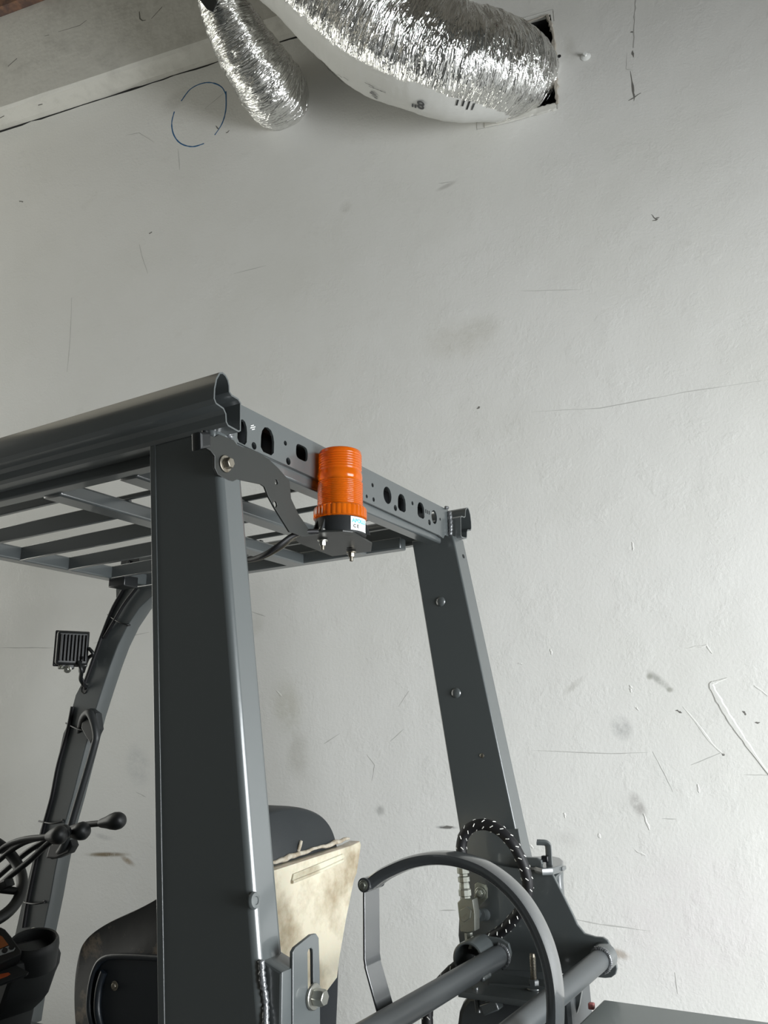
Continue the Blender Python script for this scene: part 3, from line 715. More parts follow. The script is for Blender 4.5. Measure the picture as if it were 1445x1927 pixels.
# beacon
B = PX(640, 1010, -.925); ZB = B.z; mpp = depth(B)/FPX
bp_px = [(556, 1017), (572, 1003), (645, 1000), (664, 1002), (700, 1024), (698, 1038), (625, 1047), (566, 1024)]
mp = sheet('mounting_plate', [PZ(u, v, ZB-.003) for u, v in bp_px], -Zv, .004, M['arm_paint'], bk, bevel=.0008, holes=[[Vector((p.x, p.y, ZB-.003)) for p in ring3(PZ(657, 1031, ZB-.003), Zv, .009, 14, ry=.006)]])
wb = empty('warning_beacon', (B.x, B.y, ZB), FL); wb['label'] = 'orange ribbed warning beacon'
def zz(v): return (1009-v)*mpp*1.03
prof = [(.050, zz(956))]
def ribs(v0, v1, n, r):
    for k in range(n):
        a, b = v0+(v1-v0)*k/n, v0+(v1-v0)*(k+1)/n
        for f, dr in ((0, -.0012), (.25, .0003), (.6, .0006), (.85, -.0002)): prof.append((r+dr, zz(a+(b-a)*f)))
prof += [(.0485, zz(954))]; ribs(953, 908, 13, .0475)
prof += [(.0450, zz(907)), (.0468, zz(903)), (.0472, zz(897)), (.0464, zz(891)), (.0445, zz(887))]
ribs(886, 853, 7, .0455)
prof += [(.0452, zz(850)), (.0435, zz(847.5)), (.040, zz(846.2)), (0, zz(845.5))]
lathe('lens', (B.x, B.y, ZB), Zv, prof, M['amber'], wb, n=64, sm=80)
lathe('flash_tube', (B.x, B.y, ZB), Zv, [(0, zz(965)), (.016, zz(965)), (.016, zz(900)), (.010, zz(893)), (0, zz(892))], M['foam'], wb, n=24)
bm = bmesh.new(); nn = 96; rows = []
for r, h in ((.048, zz(957)), (.0545, zz(957.5)), (.0560, zz(960)), (.0560, zz(977)), (.052, zz(979))):
    rows.append([bm.verts.new((B.x+(r*(1-(.022 if i % 3 == 0 and r > .05 else 0)))*math.cos(2*math.pi*i/nn), B.y+(r*(1-(.022 if i % 3 == 0 and r > .05 else 0)))*math.sin(2*math.pi*i/nn), ZB+h)) for i in range(nn)])
for a, b in zip(rows, rows[1:]):
    for i in range(nn): bm.faces.new((a[i], a[(i+1) % nn], b[(i+1) % nn], b[i]))
add('collar', bm_mesh(bm), M['amber'], wb, smooth=30)
bs = lathe('base', (B.x, B.y, ZB), Zv, [(0, 0), (.0545, 0), (.0545, .003), (.0535, .005), (.0525, zz(980)), (.050, zz(977)), (0, zz(977))], M['plastic_grey'], wb, n=48)
for a in (200, 235, 262, 20, 75, 130):
    ar = math.radians(a); d = Vector((math.cos(ar), math.sin(ar), 0)); q = Vector((B.x, B.y, ZB))
    sheet('gusset', [q+d*.050+Zv*.004, q+d*.063+Zv*.001, q+d*.062+Zv*.006, q+d*.053+Zv*(zz(984))], d.cross(Zv), .004, M['plastic_grey'], bs)
# curved sticker
def patch(name, a0, a1, z0, z1, r, material, parent, k=10):
    bm = bmesh.new(); rows = []
    for z in (z0, z1):
        rows.append([bm.verts.new((B.x+r*math.cos(math.radians(a0+(a1-a0)*i/k)), B.y+r*math.sin(math.radians(a0+(a1-a0)*i/k)), ZB+z)) for i in range(k+1)])
    for i in range(k): bm.faces.new((rows[0][i], rows[0][i+1], rows[1][i+1], rows[1][i]))
    return add(name, bm_mesh(bm), material, parent)
A0, A1 = -34, 18
st = patch('sticker', A0, A1, zz(1006), zz(981), .0541, M['white_label'], bs); st['label'] = 'white approval sticker with CE mark and blue lettering'
def curved_text(body, size, a, z, material, parent, bold=0):
    cu = bpy.data.curves.new('t', 'FONT'); cu.body = body; cu.size = size; cu.offset = bold; cu.resolution_u = 3
    o = bpy.data.objects.new('t', cu); COL.objects.link(o); dg = bpy.context.evaluated_depsgraph_get(); dg.update()
    me = bpy.data.meshes.new_from_object(o.evaluated_get(dg)); bpy.data.objects.remove(o); me.materials.clear(); r = .0544
    for v in me.vertices:
        x, y = v.co.x, v.co.y; t = math.radians(a)+x/r; v.co = (B.x+r*math.cos(t), B.y+r*math.sin(t), ZB+z+y)
    return add('lettering', me, material, parent)
curved_text('APOLLO', .0112, A0+3, zz(991.5), M['ink_blue'], st, .0006)
curved_text('C E', .0095, A0+6, zz(1001), M['ink_black'], st, .0004)
for k in range(3): curved_text('12V 24V', .0032, A0+38, zz(997+k*3.0), M['ink_black'], st)
for (u, v) in ((607, 1023), (661, 1045)):
    q = PZ(u, v-7, ZB-.005)
    bolt('nut', q, -Zv, .0075, .010, M['zinc'] if u < 640 else M['dull_steel'], mp)
    lathe('stud', q, -Zv, [(0, 0), (.004, 0), (.004, .021), (.003, .022), (0, .022)], M['dull_steel'], mp, n=12)
q = PZ(606, 998, ZB+.004); bolt('screw_head', q, Zv, .006, .006, M['zinc'], mp)
dc = PY(643, 1009, (PZ(664, 1012, ZB-.003)).y)
sheet('edge_decal', [PZ(u, v, ZB-.0005)+Vector((.0006, 0, 0)) for u, v in [(641, 1000.5), (668, 1004)]]+[PZ(u, v, ZB-.0030)+Vector((.0006, 0, 0)) for u, v in [(668, 1006), (641, 1002.5)]], X_, .0006, M['decal'], mp)
tube('power_cable', [PX(598, 1000, -.93), PX(575, 1001, -.945), PX(550, 1008, -.96), PX(522, 1028, -.98), PX(495, 1045, -1.02), PX(470, 1053, -1.08), PX(445, 1050, -1.12), PX(420, 1040, -1.2)], .0052, M['rubber'], FL, n=10, label='black beacon cable')
tube('power_cable', [PX(598, 1003, -.945), PX(560, 1006, -.965), PX(530, 1030, -1.0), PX(495, 1049, -1.05), PX(465, 1056, -1.1), PX(445, 1056, -1.15)], .004, M['dull_steel'], FL, n=8)
# ---- seat
seat = empty('seat', (-1.35, 1.6, .80), FL); seat['label'] = 'worn black seat with a yellowed plastic back board'
XS = -1.13
def padded(name, outline, n, t, material, parent, bev, **k):
    return sheet(name, outline, n, t, material, parent, bevel=bev, **k)
# backrest: a padded hood above the board
def inflate(name, ring, x0, x1, material, parent, pinch=.80, steps=8):
    """soft cushion: the outline shrinks in a rounded way towards both faces"""
    cy = sum(p[0] for p in ring)/len(ring); cz = sum(p[1] for p in ring)/len(ring)
    bm = bmesh.new(); rows = []
    for i in range(steps+1):
        t = i/steps*2-1; k = pinch+(1-pinch)*math.sqrt(max(0, 1-abs(t)**3))
        rows.append([bm.verts.new((x0+(x1-x0)*i/steps, cy+(y-cy)*k, cz+(z-cz)*k)) for y, z in ring])
    for a, b in zip(rows, rows[1:]):
        for i in range(len(ring)): bm.faces.new((a[i], a[(i+1) % len(ring)], b[(i+1) % len(ring)], b[i]))
    bm.faces.new(rows[0][::-1]); bm.faces.new(rows[-1])
    return add(name, bm_mesh(bm), material, parent, smooth=60)
back_ring = [(v.x, v.y) for v in smooth_path([(1.375, .88, 0), (1.372, 1.05, 0), (1.375, 1.20, 0), (1.395, 1.285, 0), (1.445, 1.330, 0), (1.52, 1.348, 0), (1.60, 1.352, 0), (1.69, 1.342, 0), (1.765, 1.312, 0), (1.805, 1.262, 0), (1.815, 1.20, 0), (1.80, 1.04, 0), (1.79, .88, 0)], 5)]
br = inflate('backrest', back_ring, -1.285, -1.145, M['vinyl'], seat, pinch=.93, steps=14)
tube('seam', [(-1.215, 1.395, 1.283), (-1.21, 1.445, 1.328), (-1.21, 1.56, 1.349), (-1.21, 1.69, 1.340), (-1.215, 1.765, 1.309)], .0028, M['vinyl'], br, n=8)
# foam strip and the yellowed board
XY = -1.115
def pxy(l, x=XY): return [PX(u, v, x) for u, v in l]
fm = []
for i in range(25):
    u = 450+i*8.6; v = 1650-(u-440)*.315; fm.append(PX(u, v+random.uniform(-2, 1.5)-4, XY-.028))
tube('torn_foam', fm, [.004, .006, .003, .0065, .005, .003, .006, .003], M['foam'], seat, per=3, n=9)
bd = [(440, 1662), (664, 1590), (678, 1583), (680, 1590), (672, 1643), (667, 1656), (652, 1730), (640, 1800), (635, 1840), (614, 1868), (596, 1900), (440, 1905)]
yb = sheet('back_board', pxy(bd), X_, .032, M['yellow'], seat, bevel=.003)
yb['label'] = 'yellowed clear plastic board with brown stains'
sheet('moulded_groove', pxy([(553, 1645), (646, 1607), (650, 1613), (640, 1620), (556, 1660), (550, 1658)], XY+.004), X_, .005, M['yellow'], yb, bevel=.0015)
tube('moulded_edge', [PX(550, 1660, XY+.004), PX(600, 1640, XY+.004), PX(645, 1619, XY+.004)], .0035, M['yellow'], yb, n=8)
tube('cable_tail', [PX(566, 1583, XY-.028), PX(564, 1592, XY-.027), PX(561, 1601, XY-.03)], .0045, M['foam'], br, n=8)
sheet('lower_shell', pxy([(590, 1840), (640, 1800), (638, 1870), (634, 1960), (590, 1960)], XY-.024), X_, .05, M['shell_blue'], seat, bevel=.008)
# side wing with its recessed shell panel
YS = 1.345
wing_px = [(138, 1990), (131, 1927), (130, 1870), (134, 1826), (142, 1790), (153, 1770), (172, 1752), (198, 1736), (228, 1722), (262, 1706), (300, 1684), (345, 1650), (400, 1640), (440, 1700), (450, 1990)]
ring = [(p.x, p.z) for p in (PY(u, v, YS) for u, v in wing_px)]
ring = [(v.x, v.y) for v in smooth_path([(*p, 0) for p in ring], 3)]
cx = sum(p[0] for p in ring)/len(ring); cz = sum(p[1] for p in ring)/len(ring)
bm = bmesh.new(); rows = []
for i in range(9):
    t = i/8*2-1; k = .93+.07*math.sqrt(max(0, 1-abs(t)**2.5))
    rows.append([bm.verts.new((cx+(x-cx)*k, YS+.004+.085*i/8, cz+(z-cz)*k)) for x, z in ring])
for a, b in zip(rows, rows[1:]):
    for i in range(len(ring)): bm.faces.new((a[i], a[(i+1) % len(ring)], b[(i+1) % len(ring)], b[i]))
bm.faces.new(rows[0][::-1]); bm.faces.new(rows[-1])
wg = add('side_bolster', bm_mesh(bm), M['vinyl_dirty'], seat, smooth=60); wg['label'] = 'mud-streaked black side bolster'
pn_px = [(172, 1990), (164, 1940), (161, 1890), (166, 1850), (174, 1820), (186, 1803), (204, 1795), (250, 1796), (340, 1800), (345, 1990)]
sheet('shell_panel', [PY(u, v, YS-.002) for u, v in pn_px], -Y_, .02, M['shell_blue'], wg, bevel=.006)
tube('shell_rim', [PY(u, v, YS-.006) for u, v in [(196, 1990), (178, 1945), (168, 1900), (171, 1855), (180, 1822), (192, 1806), (212, 1800), (250, 1800), (300, 1803)]], .0060, M['shell_blue'], wg, n=10)
tube('shell_rim', [PY(u, v, YS-.004) for u, v in [(214, 1990), (194, 1945), (184, 1905), (185, 1870), (190, 1845), (196, 1828)]], .0075, M['shell_blue'], wg, n=10)
bolt('panel_screw', PY(216, 1855, YS-.003), -Y_, .006, .004, M['dull_steel'], wg)
span('seat_base', (-1.62, 1.44, .70), (-1.28, 1.78, .86), M['vinyl'], seat, .03)
# ---- dashboard
YD = 1.66
dash_px = [(-60, 1795), (0, 1785), (40, 1775), (70, 1762), (98, 1762), (112, 1775), (119, 1792), (116, 1812), (108, 1830), (95, 1868), (84, 1883), (68, 1898), (62, 1927), (55, 1990), (-60, 1990)]
dash = sheet('dashboard', [PY(u, v, 1.80) for u, v in dash_px], Y_, .15, M['plastic_grey'], FL, bevel=.014)
# cup holder
def cup(name, c, r, h, axis, material, parent):
    return lathe(name, c, axis, [(r*.82, -h), (r*.9, -h*.5), (r, 0), (r*1.08, .002), (r*1.14, -.004), (r*1.16, -.02), (r*1.05, -h*1.05), (0, -h*1.05), (0, -h), (r*.82, -h)], material, parent, n=36)
cup('cup_holder', PY(64, 1768, YD+.06), .056, .07, Vector((.18, -.22, 1)).normalized(), M['plastic_grey'], dash)
bolt('panel_screw', PY(62, 1750, YD+.11), (0, -.4, 1), .006, .004, M['zinc'], dash)
# display pod
dn = Vector((.62, -.42, .66)).normalized()
pc = PY(-12, 1782, YD-.06); ex, ey, ez = frame(dn, Vector((.55, .80, .0)))
def dq(u, v, off=0):                          # pixel onto the pod's sloping face
    return P(u, v, dn, dn.dot(pc)+off)
pod = sheet('display_pod', [dq(u, v) for u, v in [(-70, 1760), (-30, 1748), (2, 1744), (10, 1748), (22, 1762), (41, 1788), (40, 1796), (0, 1814), (-60, 1835)]], dn, .045, M['plastic'], dash, bevel=.004)
sheet('display', [dq(u, v, .001) for u, v in [(-50, 1775), (0, 1760), (5, 1763), (16, 1778), (0, 1785), (-46, 1800)]], dn, .003, M['screen'], pod)
sheet('fascia', [dq(u, v, .001) for u, v in [(-46, 1804), (0, 1787), (16, 1780), (24, 1780), (29, 1784), (26, 1789), (0, 1798), (-46, 1816)]], dn, .003, M['button_face'], pod)
for u, v in ((22, 1783), (9, 1789), (-6, 1795)):
    k = lathe('button', dq(u, v, .0005), dn, [(0, 0), (.0072, 0), (.0068, .003), (0, .0035)], M['plastic'], pod, n=16)
sheet('sticker_panel', [P(u, v, dn, dn.dot(PY(20, 1840, YD-.03))) for u, v in [(-60, 1840), (0, 1828), (30, 1816), (54, 1829), (50, 1833), (0, 1852), (-60, 1872)]], dn, .012, M['plastic_grey'], dash, bevel=.001)
sheet('orange_mark', [P(u, v, dn, dn.dot(PY(20, 1840, YD-.03))+.001) for u, v in [(-40, 1846), (0, 1833), (16, 1830), (20, 1833), (14, 1837), (0, 1842), (-40, 1856)]], dn, .001, M['orange_decal'], dash)
# ---- steering wheel and column
wn_ = Vector((.62, -.12, .77)).normalized(); WC = PY(-80, 1648, 1.60)
ex, ey, ez = frame(wn_)
RW = depth(WC)/FPX*120
ringp = [WC+ex*RW*math.cos(2*math.pi*i/72)+ey*RW*math.sin(2*math.pi*i/72) for i in range(72)]
bm = bmesh.new(); rows = []
for i in range(72):
    a = 2*math.pi*i/72; d = ex*math.cos(a)+ey*math.sin(a)
    rows.append([bm.verts.new(WC+d*(RW+.0155*math.cos(2*math.pi*j/14))+ez*.0155*math.sin(2*math.pi*j/14)) for j in range(14)])
for i in range(72):
    for j in range(14): bm.faces.new((rows[i][j], rows[i][(j+1) % 14], rows[(i+1) % 72][(j+1) % 14], rows[(i+1) % 72][j]))
sw = add('steering_wheel', bm_mesh(bm), M['plastic'], FL, smooth=180, label='black steering wheel')
for a in (90, 210, 330):
    d = ex*math.cos(math.radians(a))+ey*math.sin(math.radians(a)); tube('spoke', [WC+d*.03-ez*.02, WC+d*(RW-.01)], [.014, .010], M['plastic'], sw, smooth_p=False)
lathe('hub', WC-ez*.05, ez, [(0, 0), (.035, 0), (.045, .03), (.035, .05), (0, .055)], M['plastic'], sw)
tube('steering_column', [WC-ez*.05, WC-ez*.35], .030, M['plastic'], FL, smooth_p=False)
# ---- hydraulic levers
def lever(px, y, kr, ktype, r=.0085):
    pts = [PY(u, v, y+dy) for (u, v, dy) in px]
    o = tube('control_lever', pts, r, M['plastic'], FL, n=12)
    e = pts[-1]; d = (pts[-1]-pts[-2]).normalized()
    if ktype == 'ball': pr_ = [(0, -.006), (r*1.3, -.006), (r*1.5, 0), (r*1.9, .018), (kr*.88, .036), (kr, .052), (kr*.95, .066), (kr*.75, .076), (kr*.4, .081), (0, .082)]
    else: pr_ = [(0, -.02), (r*1.4, -.02), (kr*.8, .0), (kr*1.0, .018), (kr*1.02, .030), (kr*.8, .040), (kr*.4, .045), (0, .046)]
    lathe('knob', e, d, pr_, M['plastic'], o, n=24, sm=60)
    return o
lever([(-60, 1700, 0), (-10, 1655, 0), (40, 1612, 0), (80, 1585, 0), (140, 1557, 0), (192, 1549, 0)], 1.80, .024, 'ball').__setitem__('label', 'rearmost lever with a big teardrop knob')
lever([(-60, 1660, 0), (-10, 1625, 0), (25, 1597, 0), (60, 1580, 0), (110, 1572, 0), (142, 1566, 0)], 1.76, .024, 'flat')
lever([(-60, 1655, 0), (-20, 1618, 0), (12, 1592, 0), (45, 1580, 0), (80, 1576, 0), (100, 1573, 0)], 1.70, .024, 'flat')
lever([(-60, 1710, 0), (-8, 1672, 0), (20, 1648, 0), (55, 1620, 0), (88, 1590, 0), (108, 1575, 0)], 1.72, .020, 'flat')
for px in ([(-4, 1660), (8, 1655), (12, 1668), (-2, 1676)],): sheet('lever_boot', [PY(u, v, 1.68) for u, v in px], -Y_, .03, M['plastic'], FL, bevel=.004)
# ---- near cradle bracket on the pillar foot
pr0 = Vector((-.958, 1.095, 2.062)); pdir = Vector((.140*1.47, 0, -1.462)).normalized()
def pil_x(z): return -.958+(2.062-z)*.1408
stub = sheet('bracket_stub', [(pil_x(1.190)-.01, 1.108, 1.186), (-.800, 1.108, 1.170), (-.800, 1.108, .96), (pil_x(.96)-.01, 1.108, .96)], -Y_, .052, PT, FL, bevel=.004)
sl = [(551, 1792), (556, 1783), (586, 1759), (595, 1757), (600, 1765), (602, 1830), (603, 1990), (551, 1990)]
XL = -.797
spn = [PX(u, v, XL) for u, v in sl]
slot_px = [(583, 1793), (583, 1786), (586, 1783), (589, 1786), (589, 1875), (583, 1875)]
sh = [PX(u, v, XL) for u, v in [(579, 1793), (581, 1787), (585, 1784), (588, 1787), (589, 1793), (590, 1868), (580, 1868)]]
spl = sheet('slotted_plate', spn, X_, .006, PT, FL, holes=[sh], bevel=.001)
bolt('plate_bolt', PX(588, 1875, XL), X_, .0125, .018, M['zinc'], spl)
bead('weld_bead', [(pil_x(z)+.002, 1.101+.002*math.sin(z*90), z) for z in (1.185, 1.16, 1.13, 1.10, 1.07, 1.04, 1.0, .97)], .0048, M['weld'], stub)
# ---- bottle strap ring
YR = 1.45
cr = empty('bottle_strap', PY(870, 1800, YR), FL); cr['label'] = 'hinged half ring strap of the bottle cradle'
rp = [(701, 1660), (722, 1644), (745, 1632), (775, 1620), (810, 1613), (845, 1613), (880, 1620), (915, 1634), (948, 1657), (978, 1687), (1003, 1724), (1023, 1766), (1037, 1810), (1045, 1858), (1047, 1905), (1044, 1960), (1036, 2010)]
rpath = smooth_path([PY(u, v, YR) for u, v in rp], 4)
sec = [(-.023, -.006), (-.023, .006), (-.019, .0105), (-.010, .0130), (-.004, .0112), (.004, .0112), (.010, .0130), (.019, .0105), (.023, .006), (.023, -.006), (.014, -.009), (-.014, -.009)]
def sweep_fixed(path, sec, side):
    bm = bmesh.new(); rows = []
    for i, p in enumerate(path):
        d = (path[min(i+1, len(path)-1)]-path[max(i-1, 0)]).normalized(); nrm = side.cross(d).normalized()
        rows.append([bm.verts.new(p+side*a+nrm*b) for a, b in sec])
    m = len(sec)
    for a, b in zip(rows, rows[1:]):
        for j in range(m): bm.faces.new((a[j], a[(j+1) % m], b[(j+1) % m], b[j]))
    bm.faces.new(rows[0][::-1]); bm.faces.new(rows[-1]); return bm_mesh(bm)
add('ring_band', sweep_fixed(rpath, sec, Y_), M['band'], cr, smooth=42)
XH = -.862
hp = PX(700, 1661, XH+.012)
tube('hinge_barrel', [hp+Vector((0, -.030, .0)), hp+Vector((0, .026, 0))], .0125, M['band'], cr, smooth_p=False, n=20)
bolt('hinge_pin', hp+Vector((0, -.031, 0)), -Y_, .0062, .004, M['galv'], cr)
tube('hinge_pin_end', [hp+Vector((0, .026, .006)), hp+Vector((0, .040, .006))], .008, M['black_paint'], cr, smooth_p=False)
b0 = [PX(u, v, XH) for u, v in [(686, 1672), (714, 1660), (716, 1801), (688, 1815)]]
y0, y1 = b0[0].y, b0[1].y
zk = PX(702, 1808, XH).z
tip = PY(748, 1975, (y0+y1)/2)
bp = [Vector((XH, 0, hp.z)), Vector((XH, 0, zk)), Vector((tip.x, 0, tip.z))]
bm = bmesh.new(); rows = []
for i, p in enumerate([bp[0], bp[0].lerp(bp[1], .5), bp[1]+Vector((0, 0, .008)), bp[1]+Vector((.002, 0, -.002)), bp[1].lerp(bp[2], .04)+Vector((0, 0, 0)), bp[2]]):
    rows.append([bm.verts.new((p.x-.0045, y0, p.z)), bm.verts.new((p.x, y0, p.z)), bm.verts.new((p.x, y1, p.z)), bm.verts.new((p.x-.0045, y1, p.z))])
for a, b in zip(rows, rows[1:]):
    for j in range(4): bm.faces.new((a[j], a[(j+1) % 4], b[(j+1) % 4], b[j]))
bm.faces.new(rows[0][::-1]); bm.faces.new(rows[-1])
add('hinge_bar', bm_mesh(bm), M['band'], cr, bevel=.0012, smooth=40)
# ---- far side plates and cradle tubes
YP = 2.02
big = [(862, 1640), (985, 1612), (1030, 1637), (1036, 1640), (1042, 1650), (1062, 1690), (1078, 1722), (1086, 1740), (1100, 1757), (1120, 1763), (1134, 1764), (1143, 1770), (1148, 1780), (1159, 1812), (1161, 1824), (1158, 1834), (1150, 1840), (1138, 1841), (1100, 1837), (1040, 1831), (1000, 1829), (950, 1826), (900, 1822), (870, 1816), (862, 1760)]
big = [(868, 1625), (900, 1622), (990, 1638)]+big[2:]
cpl = sheet('cradle_side_plate', [PY(u, v, YP) for u, v in big], -Y_, .010, PT, FL, bevel=.0022)
sheet('inner_plate', [PY(u, v, YP+.02) for u, v in [(866, 1560), (975, 1560), (985, 1618), (1000, 1700), (960, 1760), (900, 1800), (866, 1790)]], -Y_, .010, PT, cpl, bevel=.002)
def lat(u, v, yp, y1): p = PY(u, v, yp); return p, Vector((p.x, y1, p.z))
a, b = lat(937, 1800, 1.93, 1.16)
t1 = tube('cradle_tube', [a, b], .0225, ST_, FL, smooth_p=False, n=28)
a2, b2 = lat(1127, 1808, 1.975, 1.16)
t2 = tube('cradle_tube', [a2, b2], .0215, ST_, FL, smooth_p=False, n=28)
bead('weld_bead', [a+Vector((.0235*math.cos(t), .004, .0235*math.sin(t))) for t in (1.6, 1.1, .6, .1, -.4, -.9, -1.3)], .0045, M['weld'], t1)
bead('weld_bead', [a2+Vector((.0225*math.cos(t), .006, .0225*math.sin(t))) for t in (2.0, 1.4, .8, .3, -.2, -.8, -1.3)], .0055, M['weld'], t2)
bead('weld_bead', [Vector((a.x+.020, a.y-.10-.02*k, a.z-.012)) for k in range(3)], .005, M['paint'], t1)
lathe('tube_collar', a2+Vector((0, .045, 0)), -Y_, [(0, 0), (.028, 0), (.027, .02), (.0225, .034), (0, .034)], PT, t2)
sheet('end_lug', [PY(u, v, 1.935) for u, v in [(868, 1790), (872, 1772), (880, 1764), (895, 1760), (940, 1766), (956, 1776), (961, 1795), (958, 1812), (945, 1822), (925, 1815), (900, 1800)]], -Y_, .010, PT, t1, bevel=.0015)
# open socket tube
sc0 = PY(880, 1806, 1.86)
ax = Vector((.10, -1, -.03)).normalized(); ax = -Y_
prof_ = [(.0325, 0), (.0355, -.001), (.036, -.004), (.036, -.085), (.0300, -.085), (.0300, -.001)]
lathe('open_socket', sc0, ax, prof_+[prof_[0]], PT, t1, n=36)
# latch lug with its bent pin
lg = sheet('latch_lug', [PZ(u, v, PY(1030, 1628, 2.05).z) for u, v in [(990, 1612), (1020, 1611), (1040, 1611), (1054, 1614), (1060, 1620), (1057, 1628), (1040, 1633), (1020, 1634), (990, 1626)]], Zv, .016, PT, cpl, bevel=.003)
sheet('latch_ear', [PY(u, v, 2.02) for u, v in [(984, 1613), (1010, 1614), (1018, 1619), (1020, 1626), (1018, 1633), (984, 1632)]], -Y_, .012, PT, cpl, bevel=.003)
sheet('lug_web', [PY(u, v, 2.06) for u, v in [(1020, 1634), (1058, 1632), (1059, 1638), (1046, 1650), (1042, 1662), (1040, 1650)]], -Y_, .03, PT, cpl, bevel=.003)
lathe('latch_barrel', PY(1046, 1640, 2.10), Vector((.02, 0, -1)), [(0, 0), (.018, 0), (.016, .02), (.016, .14), (0, .14)], PT, cpl, n=20)
lp_ = [PY(1034, 1632, 2.05), PY(1032.5, 1605, 2.05), PY(1031.5, 1591, 2.05), PY(1026, 1586, 2.045), PY(1010, 1585, 2.035)]
add('latch_pin', sweep_mesh(smooth_path(lp_[:3], 3)+smooth_path(lp_[2:], 5)[1:], arc_round([(-.0075, -.0035), (.0075, -.0035), (.0075, .0035), (-.0075, .0035)], .002, 2), up=Y_), PT, cpl, smooth=40)
box('pin_block', PY(1026, 1616, 2.04), (.016, .014, .014), M['black_paint'], cpl, .002)
# foot plate with the threaded stud
FZ = PY(1005, 1858, 1.93).z
fp = sheet('foot_plate', [(-.86, 1.83, FZ), (-.645, 1.83, FZ), (-.645, 2.0, FZ), (-.86, 2.0, FZ)], Zv, .012, PT, FL, bevel=.002)
sheet('foot_web', [PY(u, v, 1.905) for u, v in [(920, 1850), (1095, 1862), (1090, 1892), (1060, 1990), (920, 1990)]], -Y_, .008, PT, fp, bevel=.001)
sp = PZ(1005, 1862, FZ); sb = lathe('threaded_stud', sp, Zv, [(0, -.03)]+[x for k in range(32) for x in ((.0070, -.03+.003*k), (.0062, -.03+.003*k+.0015))]+[(.0055, .070), (0, .070)], M['dull_steel'], fp, n=16)
bolt('nut', sp, Zv, .0115, .016, PT, sb)
# bolts on the plate, seen past the ring
tube('spacer_bolt', [PY(893, 1720, 1.96), PY(906, 1719, 2.02)], .011, PT, cpl, smooth_p=False, n=6)
tube('spacer_bolt', [PY(902, 1722, 1.985), PY(915, 1721, 2.03)], .014, PT, cpl, smooth_p=False, n=20)
# ---- gas fitting: block, bracket, coupling, hose
YV = 1.93
vb = sheet('valve_block', [PY(u, v, YV) for u, v in [(860, 1699), (868, 1690), (889, 1693), (893, 1720), (893, 1752), (880, 1756), (866, 1754), (864, 1735)]], -Y_, .030, M['galv'], FL, bevel=.002, label='plated gas valve block')
sheet('side_face', [PY(u, v, YV-.004) for u, v in [(866, 1712), (878, 1706), (886, 1714), (884, 1728), (872, 1736), (866, 1730)]], -Y_, .006, M['galv'], vb, bevel=.001)
cb = PY(876, 1692, YV+.012)
up = Vector((-.06, 0, 1)).normalized()
lathe('coupling', cb, up, [(0, -.004), (.012, -.004), (.012, .006), (.015, .008), (.015, .020), (.0125, .024), (.0125, .030), (.011, .036), (.014, .038), (.014, .048), (.010, .050), (.010, .054), (.0145, .056), (.0145, .075), (0, .075)], M['galv'], vb, n=10, sm=20)
lathe('outlet', cb-up*.090, -up, [(0, -.02), (.010, -.02), (.010, 0), (.013, .001), (.013, .012), (0, .012)], M['galv'], vb, n=8, sm=20)
sheet('valve_bracket', [PY(u, v, 1.985) for u, v in [(893, 1664), (899, 1660), (914, 1665), (917, 1672), (917, 1690), (904, 1704), (893, 1710), (886, 1700), (888, 1690), (893, 1687)]], -Y_, .004, M['galv'], vb, bevel=.0008)
bolt('bracket_bolt', PY(904, 1680, 1.984), -Y_, .009, .008, M['galv'], vb)
hpts = [cb+up*.070]+[PY(u, v, y) for u, v, y in [(872, 1625, 1.95), (868, 1595, 1.95), (874, 1570, 1.95), (890, 1555, 1.95), (915, 1552, 1.95), (940, 1563, 1.95), (962, 1585, 1.95), (979, 1614, 1.955), (990, 1645, 1.96), (993, 1672, 1.965), (988, 1700, 1.97), (972, 1722, 1.98), (955, 1742, 1.985), (935, 1758, 1.99), (912, 1772, 1.99), (888, 1790, 1.97), (868, 1812, 1.92), (845, 1832, 1.90), (822, 1858, 1.88), (808, 1885, 1.87), (804, 1915, 1.86), (806, 1990, 1.85)]]
HR = .0128
hpath = smooth_path(hpts, 8)
hose = add('gas_hose', sweep_mesh(hpath, circle2((0, 0), HR, n=14)), M['rubber'], FL, smooth=60, label='black gas hose with white tracer threads')
fr = frames_along(hpath); bm = bmesh.new(); acc = 0; k = 0; last = hpath[0]
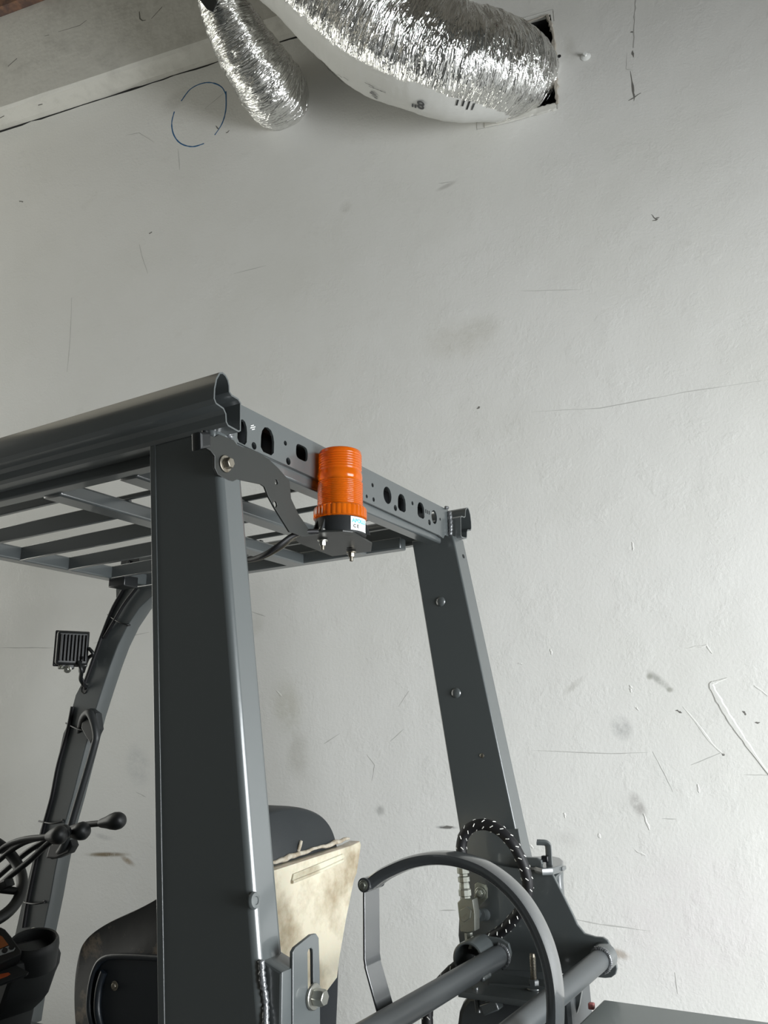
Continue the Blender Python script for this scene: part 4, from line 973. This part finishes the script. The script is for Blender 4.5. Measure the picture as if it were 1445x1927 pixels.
for i in range(3, len(fr)-2):
    acc += (fr[i][0]-last).length; last = fr[i][0]
    if acc > .021:
        acc = 0; k += 1; p, d, s, u = fr[i]
        for q in range(5):
            a = k*1.9+q*1.2566; nn_ = s*math.cos(a)+u*math.sin(a); tt = (s*-math.sin(a)+u*math.cos(a)+d*.9).normalized(); w = nn_.cross(tt); c = p+nn_*(HR+.0004)
            vs = [bm.verts.new(c+tt*x+w*y+nn_*z) for x, y, z in ((-.0042, -.0011, -.0006), (-.0042, .0011, -.0006), (.0042, .0011, -.0006), (.0042, -.0011, -.0006), (-.003, 0, .0007), (.003, 0, .0007))]
            bm.faces.new((vs[0], vs[1], vs[4])); bm.faces.new((vs[1], vs[2], vs[5], vs[4])); bm.faces.new((vs[2], vs[3], vs[5])); bm.faces.new((vs[3], vs[0], vs[4], vs[5]))
tag(add('tracer_thread', bm_mesh(bm), M['hose_dot'], hose), kind='stuff')
# ---- counterweight and chassis
HZ = PY(1135, 1880, 1.93)
cw = sheet('rear_shelf', [(HZ.x, 1.93, HZ.z), (.02, 1.93, HZ.z-.008), (.02, 1.20, HZ.z-.008), (HZ.x-.0, 1.20, HZ.z)], Zv, .030, M['shelf'], FL, bevel=.006)
sheet('shelf_skirt', [(HZ.x+.003, 1.205, HZ.z-.02), (.015, 1.205, HZ.z-.02), (.015, 1.205, .80), (HZ.x+.003, 1.205, .80)], -Y_, .02, ST_, cw)
box('red_block', PY(1113, 1893, 1.9), (.012, .012, .012), M['red'], cw, .002)
casting = [(861, 1905), (868, 1888), (880, 1872), (1075, 1880), (1085, 1990), (850, 1990)]
cst = sheet('counterweight', [PY(u, v, 1.88) for u, v in casting], -Y_, .14, ST_, FL, bevel=.012)
tube('lock_rod', [PY(895, 1858, 1.86), PY(900, 1905, 1.86)], .006, PT, cst, smooth_p=False)
box('lock_block', PY(925, 1893, 1.85), (.04, .03, .022), PT, cst, .003, ax=(Vector((.9, 0, .4)).normalized(), Y_, Vector((-.4, 0, .9)).normalized()))
span('chassis', (-2.6, 1.12, .30), (-.30, 2.10, .64), ST_, FL, .04)
for x in (-2.25, -.75):
    for y in (1.14, 2.08):
        lathe('wheel', (x, y-.09, .27), Y_, [(0, 0), (.16, 0), (.20, .02), (.262, .02), (.27, .04), (.27, .14), (.262, .16), (.20, .16), (.16, .18), (0, .18)], M['tyre'], FL, n=40)
